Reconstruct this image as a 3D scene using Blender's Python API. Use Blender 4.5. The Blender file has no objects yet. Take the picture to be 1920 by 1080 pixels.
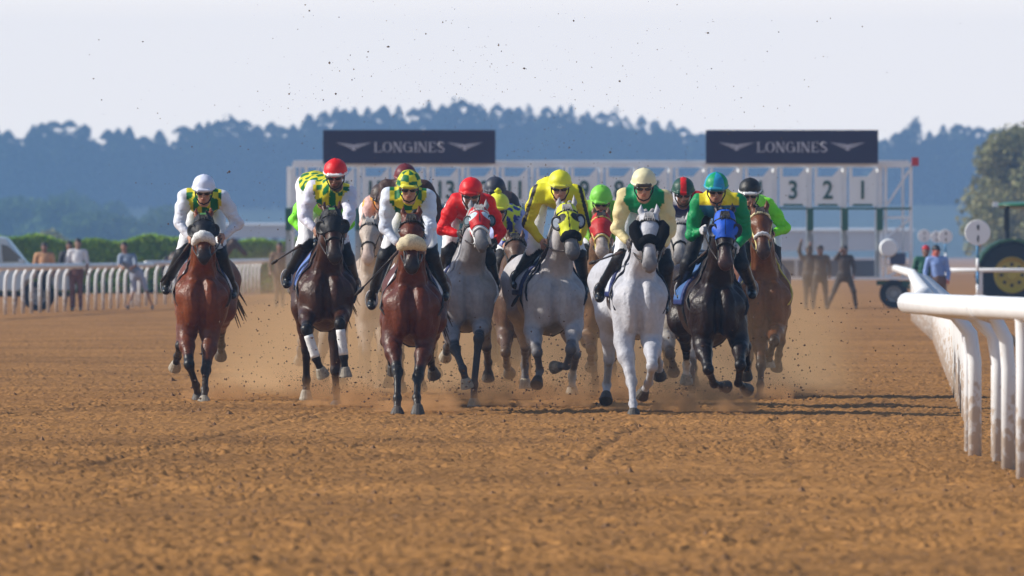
import bpy, math, random
import numpy as np
from mathutils import Vector, Matrix
rnd = random.Random(7)
PI = math.pi

# ---------------------------------------------------------------- camera, world, sun, exposure
sc = bpy.context.scene
COL = sc.collection
FPX = 21333.0          # focal length in pixels of the 1920 px wide photograph (400 mm lens)
HOR = 470.0            # horizon row
EYE = 1.5              # camera height, metres
cam_d = bpy.data.cameras.new('camera')
cam = bpy.data.objects.new('camera', cam_d)
COL.objects.link(cam)
cam.location = (0, 0, EYE)
cam.rotation_euler = (math.radians(90) - math.atan((540 - HOR) / FPX), 0, 0)
cam_d.lens = 400
cam_d.sensor_width = 36
cam_d.clip_start = 1
cam_d.clip_end = 20000
cam_d.dof.use_dof = True
cam_d.dof.focus_distance = 107
cam_d.dof.aperture_fstop = 8.0
sc.camera = cam

SUN_EL, SUN_AZ = math.radians(33), math.radians(-88)    # azimuth from +Y, negative = to the left
sdir = Vector((math.sin(SUN_AZ) * math.cos(SUN_EL), math.cos(SUN_AZ) * math.cos(SUN_EL), math.sin(SUN_EL)))
world = bpy.data.worlds.new('World')
sc.world = world
world.use_nodes = True
nt = world.node_tree
bg = nt.nodes['Background']
sky = nt.nodes.new('ShaderNodeTexSky')
sky.sky_type = 'NISHITA'
sky.sun_disc = False
sky.sun_elevation = SUN_EL
sky.sun_rotation = SUN_AZ
sky.air_density = 1.0
sky.dust_density = 1.0
sky.ozone_density = 3.0
# pale summer haze low over the horizon, all the way round
tcw = nt.nodes.new('ShaderNodeTexCoord'); sep = nt.nodes.new('ShaderNodeSeparateXYZ')
nt.links.new(tcw.outputs['Generated'], sep.inputs[0])
mrw = nt.nodes.new('ShaderNodeMapRange'); mrw.interpolation_type = 'SMOOTHSTEP'
mrw.inputs[1].default_value = 0.026; mrw.inputs[2].default_value = 0.048; mrw.inputs[3].default_value = 1.0; mrw.inputs[4].default_value = 0.0
nt.links.new(sep.outputs['Z'], mrw.inputs[0])
mixw = nt.nodes.new('ShaderNodeMix'); mixw.data_type = 'RGBA'
nt.links.new(mrw.outputs[0], mixw.inputs['Factor'])
nt.links.new(sky.outputs[0], mixw.inputs[6])
HAZESKY = (13.3, 11.9, 10.2)
mixw.inputs[7].default_value = (*HAZESKY, 1)
nt.links.new(mixw.outputs[2], bg.inputs['Color'])
bg.inputs['Strength'].default_value = 0.12
sl = bpy.data.lights.new('sun', 'SUN')
sun = bpy.data.objects.new('sun', sl)
COL.objects.link(sun)
sl.energy = 5.0
sl.angle = math.radians(1.0)
sl.color = (1.0, 0.93, 0.82)
sun.rotation_euler = sdir.to_track_quat('Z', 'Y').to_euler()
sun.location = (-30, 100, 40)
sc.view_settings.view_transform = 'Standard'
sc.view_settings.look = 'None'
sc.view_settings.exposure = 0.10
sc.view_settings.gamma = 1.0
sc.render.engine = 'CYCLES'
sc.cycles.use_denoising = True
sc.cycles.max_bounces = 6
sc.cycles.volume_bounces = 1
sc.cycles.volume_step_rate = 1.0
sc.cycles.volume_max_steps = 64

# ---------------------------------------------------------------- helpers
def W(px, py, d):
    """point of the place seen at photograph pixel (px, py) at distance d"""
    return np.array([(px - 960) / FPX * d, d, EYE + (HOR - py) / FPX * d])

def tag(o, label=None, cat=None, group=None, kind=None):
    if label: o['label'] = label
    if cat: o['category'] = cat
    if group: o['group'] = group
    if kind: o['kind'] = kind
    return o

def empty(name, loc, rz=0):
    o = bpy.data.objects.new(name, None)
    o.empty_display_size = 0.2
    o.location = loc
    o.rotation_euler = (0, 0, rz)
    COL.objects.link(o)
    return o

def mesh_obj(name, V, Fc, mat, parent=None, smooth=False, loc=None, cols=None):
    me = bpy.data.meshes.new(name)
    V = np.asarray(V, dtype=np.float32)
    if isinstance(Fc, np.ndarray):
        n, k = Fc.shape
        me.vertices.add(len(V)); me.vertices.foreach_set('co', V.ravel())
        me.loops.add(n * k); me.loops.foreach_set('vertex_index', Fc.astype(np.int32).ravel())
        me.polygons.add(n)
        me.polygons.foreach_set('loop_start', np.arange(0, n * k, k, dtype=np.int32))
        me.update(calc_edges=True)
        me.validate()
    else:
        me.from_pydata([tuple(map(float, v)) for v in V], [], Fc)
    if smooth:
        me.polygons.foreach_set('use_smooth', [True] * len(me.polygons))
    if cols is not None:
        ca = me.color_attributes.new('Col', 'FLOAT_COLOR', 'POINT')
        c4 = np.ones((len(V), 4), dtype=np.float32); c4[:, :3] = cols
        ca.data.foreach_set('color', c4.ravel())
    mats = mat if isinstance(mat, (list, tuple)) else [mat]
    for m in mats: me.materials.append(m)
    o = bpy.data.objects.new(name, me)
    COL.objects.link(o)
    if loc is not None: o.location = loc
    if parent is not None: o.parent = parent
    return o

class MB:
    """collects boxes, tubes and prisms into one mesh"""
    def __init__(s): s.v = []; s.f = []; s.m = []
    def _add(s, vs, fs, mi=0):
        b = len(s.v); s.v += [tuple(v) for v in vs]
        s.f += [tuple(b + i for i in f) for f in fs]; s.m += [mi] * len(fs)
    def box(s, c, d, mi=0, rz=0):
        x, y, z = [q / 2 for q in d]
        vs = []
        ca, sa = math.cos(rz), math.sin(rz)
        for a, b, e in ((-1,-1,-1),(1,-1,-1),(1,1,-1),(-1,1,-1),(-1,-1,1),(1,-1,1),(1,1,1),(-1,1,1)):
            u, w = a * x, b * y
            vs.append((c[0] + u * ca - w * sa, c[1] + u * sa + w * ca, c[2] + e * z))
        s._add(vs, [(0,3,2,1),(4,5,6,7),(0,1,5,4),(1,2,6,5),(2,3,7,6),(3,0,4,7)], mi)
    def tube(s, pts, r, n=8, mi=0, closed=False, caps=True):
        pts = [np.array(p, float) for p in pts]
        rs = r if hasattr(r, '__len__') else [r] * len(pts)
        N = len(pts); rings = []; prev = None
        for i in range(N):
            if closed: t = pts[(i + 1) % N] - pts[i - 1]
            else: t = pts[min(i + 1, N - 1)] - pts[max(i - 1, 0)]
            t = t / (np.linalg.norm(t) + 1e-9)
            if prev is None:
                a = np.array([0, 0, 1.0]) if abs(t[2]) < .9 else np.array([1.0, 0, 0])
                u = np.cross(t, a)
            else: u = prev - t * np.dot(prev, t)
            u /= (np.linalg.norm(u) + 1e-9); prev = u; w = np.cross(t, u)
            rings.append([pts[i] + rs[i] * (u * math.cos(2 * PI * k / n) + w * math.sin(2 * PI * k / n)) for k in range(n)])
        vs = [p for g in rings for p in g]; fs = []
        M = N if closed else N - 1
        for i in range(M):
            j = (i + 1) % N
            for k in range(n):
                fs.append((i * n + k, i * n + (k + 1) % n, j * n + (k + 1) % n, j * n + k))
        if caps and not closed:
            fs.append(tuple(range(n - 1, -1, -1))); fs.append(tuple((N - 1) * n + k for k in range(n)))
        s._add(vs, fs, mi)
    def bar(s, a, b, r, n=8, mi=0): s.tube([a, b], r, n, mi)
    def prism(s, poly, y0, y1, mi=0):
        n = len(poly)
        vs = [(p[0], y0, p[1]) for p in poly] + [(p[0], y1, p[1]) for p in poly]
        fs = [tuple(range(n)), tuple(range(2 * n - 1, n - 1, -1))]
        for k in range(n): fs.append((k, k + n, (k + 1) % n + n, (k + 1) % n))
        s._add(vs, fs, mi)
    def lathe(s, prof, c, axis='x', n=28, mi=0, caps=True):
        """prof: list of (radius, offset along axis)"""
        vs = []; fs = []
        for r, o in prof:
            for k in range(n):
                a = 2 * PI * k / n; p = [r * math.cos(a), r * math.sin(a)]
                q = (o, p[0], p[1]) if axis == 'x' else ((p[0], o, p[1]) if axis == 'y' else (p[0], p[1], o))
                vs.append((c[0] + q[0], c[1] + q[1], c[2] + q[2]))
        for i in range(len(prof) - 1):
            for k in range(n):
                fs.append((i * n + k, i * n + (k + 1) % n, (i + 1) * n + (k + 1) % n, (i + 1) * n + k))
        if caps: fs.append(tuple(range(n - 1, -1, -1))); fs.append(tuple((len(prof) - 1) * n + k for k in range(n)))
        s._add(vs, fs, mi)
    def build(s, name, mat, parent=None, smooth=False, loc=None):
        o = mesh_obj(name, s.v, s.f, mat, parent, smooth, loc)
        if isinstance(mat, (list, tuple)):
            for p, mi in zip(o.data.polygons, s.m): p.material_index = mi
        return o

def mat(name, col, rough=.6, metal=0, bump=0, bscale=40, var=0, vscale=8, coat=0, sheen=0, spec=.5, vcol=False, emit=None, trans=0):
    m = bpy.data.materials.new(name); m.use_nodes = True
    nt = m.node_tree; b = nt.nodes['Principled BSDF']
    b.inputs['Roughness'].default_value = rough
    b.inputs['Metallic'].default_value = metal
    b.inputs['Specular IOR Level'].default_value = spec
    b.inputs['Coat Weight'].default_value = coat
    b.inputs['Coat Roughness'].default_value = .3
    b.inputs['Sheen Weight'].default_value = sheen
    tc = nt.nodes.new('ShaderNodeTexCoord')
    src = None
    if vcol:
        a = nt.nodes.new('ShaderNodeVertexColor'); a.layer_name = 'Col'; src = a.outputs['Color']
    else:
        rgb = nt.nodes.new('ShaderNodeRGB'); rgb.outputs[0].default_value = (*col, 1); src = rgb.outputs[0]
    if var:
        n = nt.nodes.new('ShaderNodeTexNoise'); n.inputs['Scale'].default_value = vscale; n.inputs['Detail'].default_value = 5
        nt.links.new(tc.outputs['Object'], n.inputs['Vector'])
        mr = nt.nodes.new('ShaderNodeMapRange'); mr.inputs[1].default_value = .3; mr.inputs[2].default_value = .7
        mr.inputs[3].default_value = 1 - var; mr.inputs[4].default_value = 1 + var
        nt.links.new(n.outputs['Fac'], mr.inputs[0])
        mx = nt.nodes.new('ShaderNodeVectorMath'); mx.operation = 'SCALE'
        nt.links.new(src, mx.inputs[0]); nt.links.new(mr.outputs[0], mx.inputs['Scale'])
        src = mx.outputs[0]
    nt.links.new(src, b.inputs['Base Color'])
    if bump:
        n2 = nt.nodes.new('ShaderNodeTexNoise'); n2.inputs['Scale'].default_value = bscale; n2.inputs['Detail'].default_value = 4
        nt.links.new(tc.outputs['Object'], n2.inputs['Vector'])
        bp = nt.nodes.new('ShaderNodeBump'); bp.inputs['Strength'].default_value = bump; bp.inputs['Distance'].default_value = .01
        nt.links.new(n2.outputs['Fac'], bp.inputs['Height']); nt.links.new(bp.outputs[0], b.inputs['Normal'])
    if emit:
        b.inputs['Emission Color'].default_value = (*emit, 1); b.inputs['Emission Strength'].default_value = 1
    return m

# ---- implicit surfaces: smooth unions of tapered capsules and ellipsoids, meshed by surface nets
class Field:
    def __init__(s, lo, hi, h):
        s.h = h; s.lo = np.array(lo, float)
        n = np.ceil((np.array(hi, float) - s.lo) / h).astype(int) + 1
        s.F = np.full(n, .12, dtype=np.float32); s.Z = np.zeros(n, dtype=np.int8)
    def _box(s, lo, hi):
        a = np.maximum(np.floor((lo - s.lo) / s.h).astype(int), 0)
        b = np.minimum(np.ceil((hi - s.lo) / s.h).astype(int) + 1, s.F.shape)
        if np.any(b <= a): return None
        ax = [(s.lo[i] + s.h * np.arange(a[i], b[i])).astype(np.float32) for i in range(3)]
        return (slice(a[0], b[0]), slice(a[1], b[1]), slice(a[2], b[2])), ax[0][:, None, None], ax[1][None, :, None], ax[2][None, None, :]
    def _merge(s, sl, d, k, zone, op):
        A = s.F[sl]
        if op == 'sub': s.F[sl] = np.maximum(A, -d); return
        if op == 'and': s.F[sl] = np.maximum(A, d); return
        zz = s.Z[sl]; zz[d < A] = zone
        if k > 0:
            hh = np.maximum(k - np.abs(A - d), 0) / k
            s.F[sl] = np.minimum(A, d) - hh * hh * k * .25
        else: s.F[sl] = np.minimum(A, d)
    def cap(s, a, b, r1, r2=None, k=.04, zone=0, kx=1, op='add'):
        r2 = r1 if r2 is None else r2
        a = np.array(a, float); b = np.array(b, float)
        m = max(r1, r2) * max(1, kx) + k + 2 * s.h
        q = s._box(np.minimum(a, b) - m, np.maximum(a, b) + m)
        if q is None: return
        sl, X, Y, Z = q
        X = (X - a[0]) / kx; Y = Y - a[1]; Z = Z - a[2]
        v = (b - a) / np.array([kx, 1, 1]); L = max(float(v @ v), 1e-9)
        t = np.clip((X * v[0] + Y * v[1] + Z * v[2]) / L, 0, 1)
        d = np.sqrt((X - t * v[0]) ** 2 + (Y - t * v[1]) ** 2 + (Z - t * v[2]) ** 2) - (r1 + (r2 - r1) * t)
        s._merge(sl, d.astype(np.float32), k, zone, op)
    def ell(s, c, r, k=.04, zone=0, R=None, op='add'):
        c = np.array(c, float); r = np.array(r, float)
        m = (max(r) if R is not None else r) + k + 2 * s.h
        q = s._box(c - m, c + m)
        if q is None: return
        sl, X, Y, Z = q
        X = X - c[0]; Y = Y - c[1]; Z = Z - c[2]
        if R is not None:   # rows of R = local axes
            X, Y, Z = (X * R[0][0] + Y * R[0][1] + Z * R[0][2], X * R[1][0] + Y * R[1][1] + Z * R[1][2], X * R[2][0] + Y * R[2][1] + Z * R[2][2])
        k0 = np.sqrt((X / r[0]) ** 2 + (Y / r[1]) ** 2 + (Z / r[2]) ** 2) + 1e-6
        k1 = np.sqrt((X / r[0] ** 2) ** 2 + (Y / r[1] ** 2) ** 2 + (Z / r[2] ** 2) ** 2) + 1e-6
        d = k0 * (k0 - 1) / k1
        s._merge(sl, d.astype(np.float32), k, zone, op)
    def chain(s, pts, rs, k=.03, zone=0, kx=1):
        for i in range(len(pts) - 1): s.cap(pts[i], pts[i + 1], rs[i], rs[i + 1], k, zone, kx)
    def grid(s):
        n = s.F.shape
        return [(s.lo[i] + s.h * np.arange(n[i])).astype(np.float32).reshape([-1 if j == i else 1 for j in range(3)]) for i in range(3)]
    def wrinkle(s, amp, f=38, seed=0):
        X, Y, Z = s.grid()
        s.F += amp * (np.sin(f * (Z + .35 * X) + 2.5 * np.sin(9 * X + 7 * Y + seed)) * np.sin(f * .45 * (X * .8 - Y) + 2 * np.sin(8 * Z + seed)))
    def groove(s, pts, depth, width):
        """a soft furrow between muscles along a line of points"""
        for a, b in zip(pts[:-1], pts[1:]):
            a = np.array(a, float); b = np.array(b, float); m = width * 2.5
            q = s._box(np.minimum(a, b) - m, np.maximum(a, b) + m)
            if q is None: continue
            sl, X, Y, Z = q; v = b - a; L = max(float(v @ v), 1e-9)
            t = np.clip(((X - a[0]) * v[0] + (Y - a[1]) * v[1] + (Z - a[2]) * v[2]) / L, 0, 1)
            d2 = (X - a[0] - t * v[0]) ** 2 + (Y - a[1] - t * v[1]) ** 2 + (Z - a[2] - t * v[2]) ** 2
            s.F[sl] += depth * np.exp(-d2 / width ** 2)
    def clip(s, fn):
        """fn(X, Y, Z) > 0 is kept"""
        X, Y, Z = s.grid(); s.F = np.maximum(s.F, -fn(X, Y, Z)).astype(np.float32)
    def at(s, p):
        i = np.clip(np.round((np.asarray(p) - s.lo) / s.h).astype(int), 0, np.array(s.F.shape) - 1)
        return s.F[i[0], i[1], i[2]]
    def surf(s, c, d, off=0.0, mx=.5):
        """walk out from c along d to the surface"""
        c = np.array(c, float); d = np.array(d, float); d /= np.linalg.norm(d); t = 0
        while t < mx and s.at(c + d * t) < 0: t += s.h * .5
        return c + d * (t + off)
    def mesh(s):
        F = s.F; F[0] = F[-1] = .1; F[:, 0] = F[:, -1] = .1; F[:, :, 0] = F[:, :, -1] = .1
        S = F < 0
        n = F.shape
        cnt = np.zeros((n[0] - 1, n[1] - 1, n[2] - 1), np.int8)
        for a in (0, 1):
            for b in (0, 1):
                for c in (0, 1): cnt += S[a:n[0] - 1 + a, b:n[1] - 1 + b, c:n[2] - 1 + c]
        m = (cnt > 0) & (cnt < 8)
        I = np.argwhere(m); idx = np.full(m.shape, -1, np.int32); idx[m] = np.arange(len(I))
        P = np.zeros((len(I), 3)); C = np.zeros(len(I))
        cs = [(0,0,0),(1,0,0),(0,1,0),(1,1,0),(0,0,1),(1,0,1),(0,1,1),(1,1,1)]
        val = [F[I[:, 0] + c[0], I[:, 1] + c[1], I[:, 2] + c[2]] for c in cs]
        for a in range(8):
            for b in range(a + 1, 8):
                df = [cs[b][i] - cs[a][i] for i in range(3)]
                if sum(map(abs, df)) != 1: continue
                x = (val[a] < 0) != (val[b] < 0)
                t = np.where(x, val[a] / np.where(x, val[a] - val[b], 1), 0)
                for i in range(3): P[:, i] += np.where(x, cs[a][i] + t * df[i], 0)
                C += x
        V = (I + P / np.maximum(C, 1)[:, None]) * s.h + s.lo
        Q = []
        for ax in range(3):
            o = [(1, 2), (2, 0), (0, 1)][ax]
            sa = [slice(None)] * 3; sb = [slice(None)] * 3
            sa[ax] = slice(0, -1); sb[ax] = slice(1, None)
            ch = S[tuple(sa)] != S[tuple(sb)]
            E = np.argwhere(ch); E = E[(E[:, o[0]] > 0) & (E[:, o[1]] > 0) & (E[:, o[0]] < n[o[0]] - 1) & (E[:, o[1]] < n[o[1]] - 1)]
            if not len(E): continue
            ins = S[E[:, 0], E[:, 1], E[:, 2]]
            def cell(du, dv):
                G = E.copy(); G[:, o[0]] += du; G[:, o[1]] += dv
                return idx[G[:, 0], G[:, 1], G[:, 2]]
            q = np.stack([cell(-1, -1), cell(0, -1), cell(0, 0), cell(-1, 0)], 1)
            q[~ins] = q[~ins][:, ::-1]
            Q.append(q)
        Q = np.concatenate(Q)
        I2 = np.clip(np.round((V - s.lo) / s.h).astype(int), 0, np.array(n) - 1)
        # the zone of the lowest field value beside each vertex
        zone = s.Z[I2[:, 0], I2[:, 1], I2[:, 2]]
        return V, Q, zone
    def build(s, name, m, parent, colfn=None, blur=0):
        V, Q, zone = s.mesh()
        cols = None
        if colfn is not None:
            cols = colfn(V, zone).astype(float)
            for _ in range(blur):
                acc = cols.copy(); w = np.ones(len(V))
                for a, b in ((0, 1), (1, 2), (2, 3), (3, 0)):
                    for c in range(3):
                        acc[:, c] += np.bincount(Q[:, a], cols[Q[:, b], c], len(V))
                    w += np.bincount(Q[:, a], minlength=len(V))
                cols = acc / w[:, None]
        return mesh_obj(name, V, Q, m, parent, True, cols=cols)

def vnoise(x, y, seed=0):
    xi = np.floor(x).astype(np.int64); yi = np.floor(y).astype(np.int64)
    fx = x - xi; fy = y - yi
    fx = fx * fx * (3 - 2 * fx); fy = fy * fy * (3 - 2 * fy)
    def hsh(a, b):
        h = (a * 374761393 + b * 668265263 + seed * 1442695041) & 0xffffffff
        h = ((h ^ (h >> 13)) * 1274126177) & 0xffffffff
        return ((h ^ (h >> 16)) & 0xffff) / 65535.0
    return (hsh(xi, yi) * (1 - fx) + hsh(xi + 1, yi) * fx) * (1 - fy) + (hsh(xi, yi + 1) * (1 - fx) + hsh(xi + 1, yi + 1) * fx) * fy
def n3(V, f, seed=0):
    """cheap 3D noise for colours"""
    return (vnoise(V[:, 0] * f + V[:, 2] * f * .7, V[:, 1] * f + V[:, 2] * f * .8, seed) + vnoise(V[:, 2] * f + 7, V[:, 0] * f - V[:, 1] * f * .6, seed + 3)) / 2
# ---------------------------------------------------------------- materials for horses, riders and tack
M = {}
def hide_mat(name, rough, spec=.5, coat=0.0):
    m = mat(name, (0, 0, 0), rough, bump=.6, bscale=38, var=.10 if 'grey' in name else .22, vscale=26, spec=spec, coat=coat, vcol=True)
    return m
M['coat_dark'] = hide_mat('dark_coat', .40, .24, .02)
M['coat_grey'] = hide_mat('grey_coat', .55, .4)
M['cloth'] = mat('cloth', (0, 0, 0), .55, bump=1.0, bscale=17, var=.06, vscale=14, vcol=True, spec=.25)
M['skin'] = mat('skin', (0, 0, 0), .5, bump=.15, bscale=60, var=.08, vscale=30, vcol=True)
M['boot'] = mat('boot', (.008, .008, .009), .35, bump=.3, bscale=30, spec=.35)
M['cap'] = mat('cap_silk', (0, 0, 0), .48, vcol=True, bump=.5, bscale=24, spec=.35)
M['goggle'] = mat('goggle', (.008, .007, .008), .12, coat=.6)
M['fleece'] = {}
def fleece(c):
    if c not in M['fleece']: M['fleece'][c] = mat('fleece', c, .95, bump=1.0, bscale=160, var=.2, vscale=70, spec=.1)
    return M['fleece'][c]
M['strap'] = {}
def strap(c, r=.45):
    if c not in M['strap']: M['strap'][c] = mat('strap', c, r, var=.15, vscale=30, spec=.3)
    return M['strap'][c]
M['eye'] = mat('eye', (.01, .006, .004), .08, coat=1)
M['hoof_dark'] = mat('hoof_dark', (.05, .04, .032), .6, bump=.4, bscale=60, var=.3, vscale=30)
M['hoof_pale'] = mat('hoof_pale', (.30, .26, .20), .6, bump=.4, bscale=60, var=.3, vscale=30)
M['hair_black'] = mat('mane_dark', (.012, .01, .009), .5, bump=.8, bscale=120)
M['hair_grey'] = mat('mane_grey', (.35, .34, .34), .6, bump=.8, bscale=120)
M['hair_brown'] = mat('mane_brown', (.05, .025, .012), .5, bump=.8, bscale=120)
BLACK = (.01, .01, .011); WHITE = (.78, .78, .8)

def seg(p, q, L, sign):
    """q shares the picture position given, its depth follows from the bone length"""
    dx, dz = q[0] - p[0], q[2] - p[2]
    r = L * L - dx * dx - dz * dz
    q[1] = p[1] + sign * math.sqrt(r) if r > 0 else p[1]
    return q

def make_horse(S):
    """S: measured positions in photograph pixels; turned into metres at the horse's own distance"""
    d0 = FPX * EYE / (S['yg'] - HOR)
    Xr = (S['cx'] - 960) / FPX * d0
    root = empty('horse', (Xr, d0, 0))
    tag(root, S['label'], 'horse', 'galloping racehorses')
    root['kind'] = 'thing'
    sh = S.get('sh', 0); w = S.get('w', 1.0); hv = S.get('h', .014)
    def L(px, py, y):
        p = W(px, py, d0 + y); return np.array([p[0] - Xr, y, p[2]])
    s = FPX / d0
    zb = (S['yg'] - S['arch']) / s
    cz = zb + .40
    B = Field((-.75, -1.15, -.05), (.75, 2.35, 2.25), hv)
    SX = lambda y: sh * max(0, y - .1)
    # trunk
    B.ell((SX(.5), .50, cz - .03), (.215 * w, .50, .36), .05)
    B.ell((SX(1.0), 1.0, cz + .01), (.250 * w, .60, .34), .12)
    for q in (-1, 1):
        B.cap((q * .055 * w, .52, cz + .36), (q * .155 * w, .14, cz - .01), .075, .108, .06)
        B.ell((q * .090 * w, .085, cz - .08), (.105 * w, .13, .23), .06)
        B.ell((q * .165 * w + SX(.3), .30, cz - .08), (.085 * w, .17, .21), .10)
    B.cap((0, .45, cz + .34), (SX(1.2), 1.2, cz + .32), .10, .09, .1)
    B.cap((SX(1.2), 1.2, cz + .24), (SX(1.75), 1.75, cz + .22), .175, .16, .12, kx=1.1)
    for q in (-1, 1):
        B.ell((SX(1.65) + q * .12, 1.62, cz + .1), (.155 * w, .34, .29), .08)
    # head frame from poll and muzzle
    HL = .60
    poll = L(*S['poll'], -.34)
    mz = seg(poll, L(*S['muz'], -.34), HL, -1)
    u = (mz - poll) / np.linalg.norm(mz - poll)
    lat = np.array([1.0, 0, 0]); lat -= u * (lat @ u); lat /= np.linalg.norm(lat)
    tw = S.get('twist', 0)
    nrm = np.cross(lat, u)
    if nrm[1] > 0: nrm = -nrm
    def H(t, a, b): return poll + u * t + lat * a + nrm * b
    # neck
    nb = np.array([0, .36, cz + .13])
    pb = H(.05, 0, -.08) + np.array([0, .05, 0])
    nm = nb * .45 + pb * .55 + np.array([0, .03, .03])
    B.cap(nb, nm, .195 * w, .14, .08, 0, .76)
    B.cap(nm, pb, .14, .10, .06, 0, .78)
    B.cap((0, .60, cz + .36), nm + np.array([0, .06, .07]), .10, .07, .10, 0, .8)
    B.cap(nm + np.array([0, .06, .07]), H(.0, 0, -.05), .07, .055, .08, 0, .8)
    for q in (-1, 1):   # the muscles that run down the neck into the shoulder
        B.cap((q * .105 * w, .20, cz + .10), nm + np.array([q * .055, -.02, -.02]), .065, .045, .05)
    # head
    HF = Field((-.45 + min(poll[0], mz[0]) , min(poll[1], mz[1]) - .3, min(poll[2], mz[2]) - .25), (.45 + max(poll[0], mz[0]), poll[1] + .35, poll[2] + .32), .009)
    R = np.array([lat, u, nrm])
    def head(F, inf=0.0, ears=True, k=.03):
        F.cap(H(.04, 0, -.02), H(.19, 0, .005), .090 + inf, .094 + inf, k, 2)
        F.cap(H(.17, 0, .012), H(.42, 0, .004), .082 + inf, .056 + inf, k, 2)
        for q in (-1, 1):
            F.cap(H(.10, q * .045, -.085), H(.27, q * .03, -.07), .062 + inf, .045 + inf, k, 2)
            F.ell(H(.165, q * .085, .022), (.030 + inf, .045 + inf, .028 + inf), .03, 2, R)
            F.cap(H(.21, q * .066, -.008), H(.34, q * .05, -.012), .018 + inf, .012 + inf, .03, 2)
        F.cap(H(.26, 0, -.055), H(.48, 0, -.035), .05 + inf, .036 + inf, k, 2)
        F.ell(H(.50, 0, .002), (.068 + inf, .085 + inf, .056 + inf), .04, 3, R)
        for q in (-1, 1):
            F.ell(H(.535, q * .043, .020), (.030 + inf, .038 + inf, .026 + inf), .02, 3, R)
        F.ell(H(.565, 0, -.012), (.052 + inf, .036 + inf, .038 + inf), .02, 3, R)
        F.ell(H(.545, 0, -.05), (.038 + inf, .04 + inf, .028 + inf), .02, 3, R)
        if ears:
            for q in (-1, 1):
                e0 = H(.015, q * .052, .0); ang = S.get('ear', .25)
                e1 = e0 + np.array([q * .024, .015 + .05 * (ang), .068]); e2 = e0 + np.array([q * .018, .02 + .14 * ang, .135])
                F.cap(e0, e1, .024 + inf, .026 + inf, .02, 4); F.cap(e1, e2, .026 + inf, .005 + inf, .01, 4)
                F.cap(e0 + np.array([0, -.045, .04]), e1 + np.array([0, -.035, .035]), .012, .008, op='sub')
    hk = S.get('hood')
    head(B, 0, True)
    head(HF, 0, True)
    for q in (-1, 1):
        B.ell(H(.558, q * .045, .048), (.012, .02, .013), R=R, op='sub')
    # legs
    ft = {}
    for q, key in ((-1, 'FL'), (1, 'FR')):
        el, kn, fe, ho, sg = S[key]
        e = L(*el, .12); e[1] = .16
        k_ = seg(e, L(*kn, .1), .43, sg[0]); k_[1] = max(k_[1], -.45)
        f_ = seg(k_, L(*fe, .1), .27, sg[1]); h_ = seg(f_, L(*ho, .1), .13, sg[2])
        B.cap((q * .150 * w, .22, cz + .02), e, .118, .090, .08)
        m1 = e * .62 + k_ * .38; m2 = e * .25 + k_ * .75
        B.cap(e, m1 + np.array([q * .012, 0, 0]), .086, .076, .04); B.cap(m1, m2, .076, .050, .03); B.cap(m2, k_, .050, .046, .02, 1)
        B.ell(k_, (.053, .05, .058), .02, 1)
        kd = k_ * .8 + f_ * .2; B.cap(k_, kd, .046, .037, .02, 1); B.cap(kd, f_, .037, .034, .02, 1)
        bk = (f_ - k_); bk /= np.linalg.norm(bk) + 1e-9
        B.cap(kd + np.array([0, .018, 0]), f_ + np.array([0, .018, .0]), .018, .02, .02, 1)
        B.ell(f_, (.042, .044, .042), .02, 1)
        B.cap(f_, h_ * .85 + f_ * .15, .032, .036, .02, 5)
        for q2 in (-1, 1):
            o2 = np.array([q2 * .034, -.012, 0]); B.groove([m1 + o2 * 2.0, m2 + o2 * 1.3], .009, .014)
            B.groove([kd + np.array([q2 * .036, .01, 0]), f_ + np.array([q2 * .034, .01, .02])], .007, .010)
        ft[key] = (f_, h_, sg, k_)
    for q, key in ((-1, 'HL'), (1, 'HR')):
        if key not in S: continue
        hk_, fe, ho, sg = S[key]
        hipp = np.array([SX(1.7) + q * .15, 1.66, cz + .14])
        st = np.array([SX(1.45) + q * .17 * w, 1.38, cz - .16])
        st[0] = .7 * st[0] + .3 * L(*hk_, 1.5)[0]
        B.cap(hipp, st, .175, .12, .07)
        h1 = seg(st, L(*hk_, 1.5), .46, sg[0])
        f1 = seg(h1, L(*fe, 1.6), .34, sg[1]); f2 = seg(f1, L(*ho, 1.5), .13, sg[2])
        mm = st * .5 + h1 * .5
        B.cap(st, mm, .118, .078, .06); B.cap(mm, h1, .078, .045, .03)
        B.ell(h1, (.047, .055, .06), .02, 1)
        B.cap(h1, h1 * .7 + f1 * .3, .045, .036, .02, 1); B.cap(h1 * .7 + f1 * .3, f1, .036, .035, .02, 1)
        B.ell(f1, (.043, .046, .043), .02, 1)
        B.cap(f1, f2 * .85 + f1 * .15, .033, .037, .02, 5)
        ft[key] = (f1, f2, sg, h1)
    # furrows that separate the muscles of chest, shoulder, neck and face
    sf = lambda c, dd: B.surf(c, dd, 0.0, .6)
    g = [sf((0, .35, z_), (0, -1, 0)) for z_ in np.linspace(cz + .16, cz - .24, 7)]
    B.groove(g, .042, .026)
    for q in (-1, 1):
        B.groove([sf((q * .10 * w, .35, cz + .20), (q * .25, -1, 0)), sf((q * .10 * w, .35, cz + .06), (q * .75, -1, 0)), sf((q * .10 * w, .35, cz - .08), (q * .95, -1, -.1))], .020, .030)
        B.groove([sf((q * .06, .40, cz + .28), (q * .9, -.6, 0)), sf((q * .06, .30, cz + .18), (q * .7, -1, 0))], .016, .030)
        B.groove([sf(nb + (nm - nb) * t_, (q * .8, -.9, 0)) for t_ in (-.1, .2, .5, .8)], .018, .020)
        B.groove([sf(nb + (nm - nb) * t_, (q * 1, .1, 0)) for t_ in (.2, .5, .9)], .012, .024)
        B.groove([sf((q * .08, .62, cz + z_), (q * 1, 0, 0)) for z_ in (.25, .1, -.1, -.25)], .014, .035)
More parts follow.
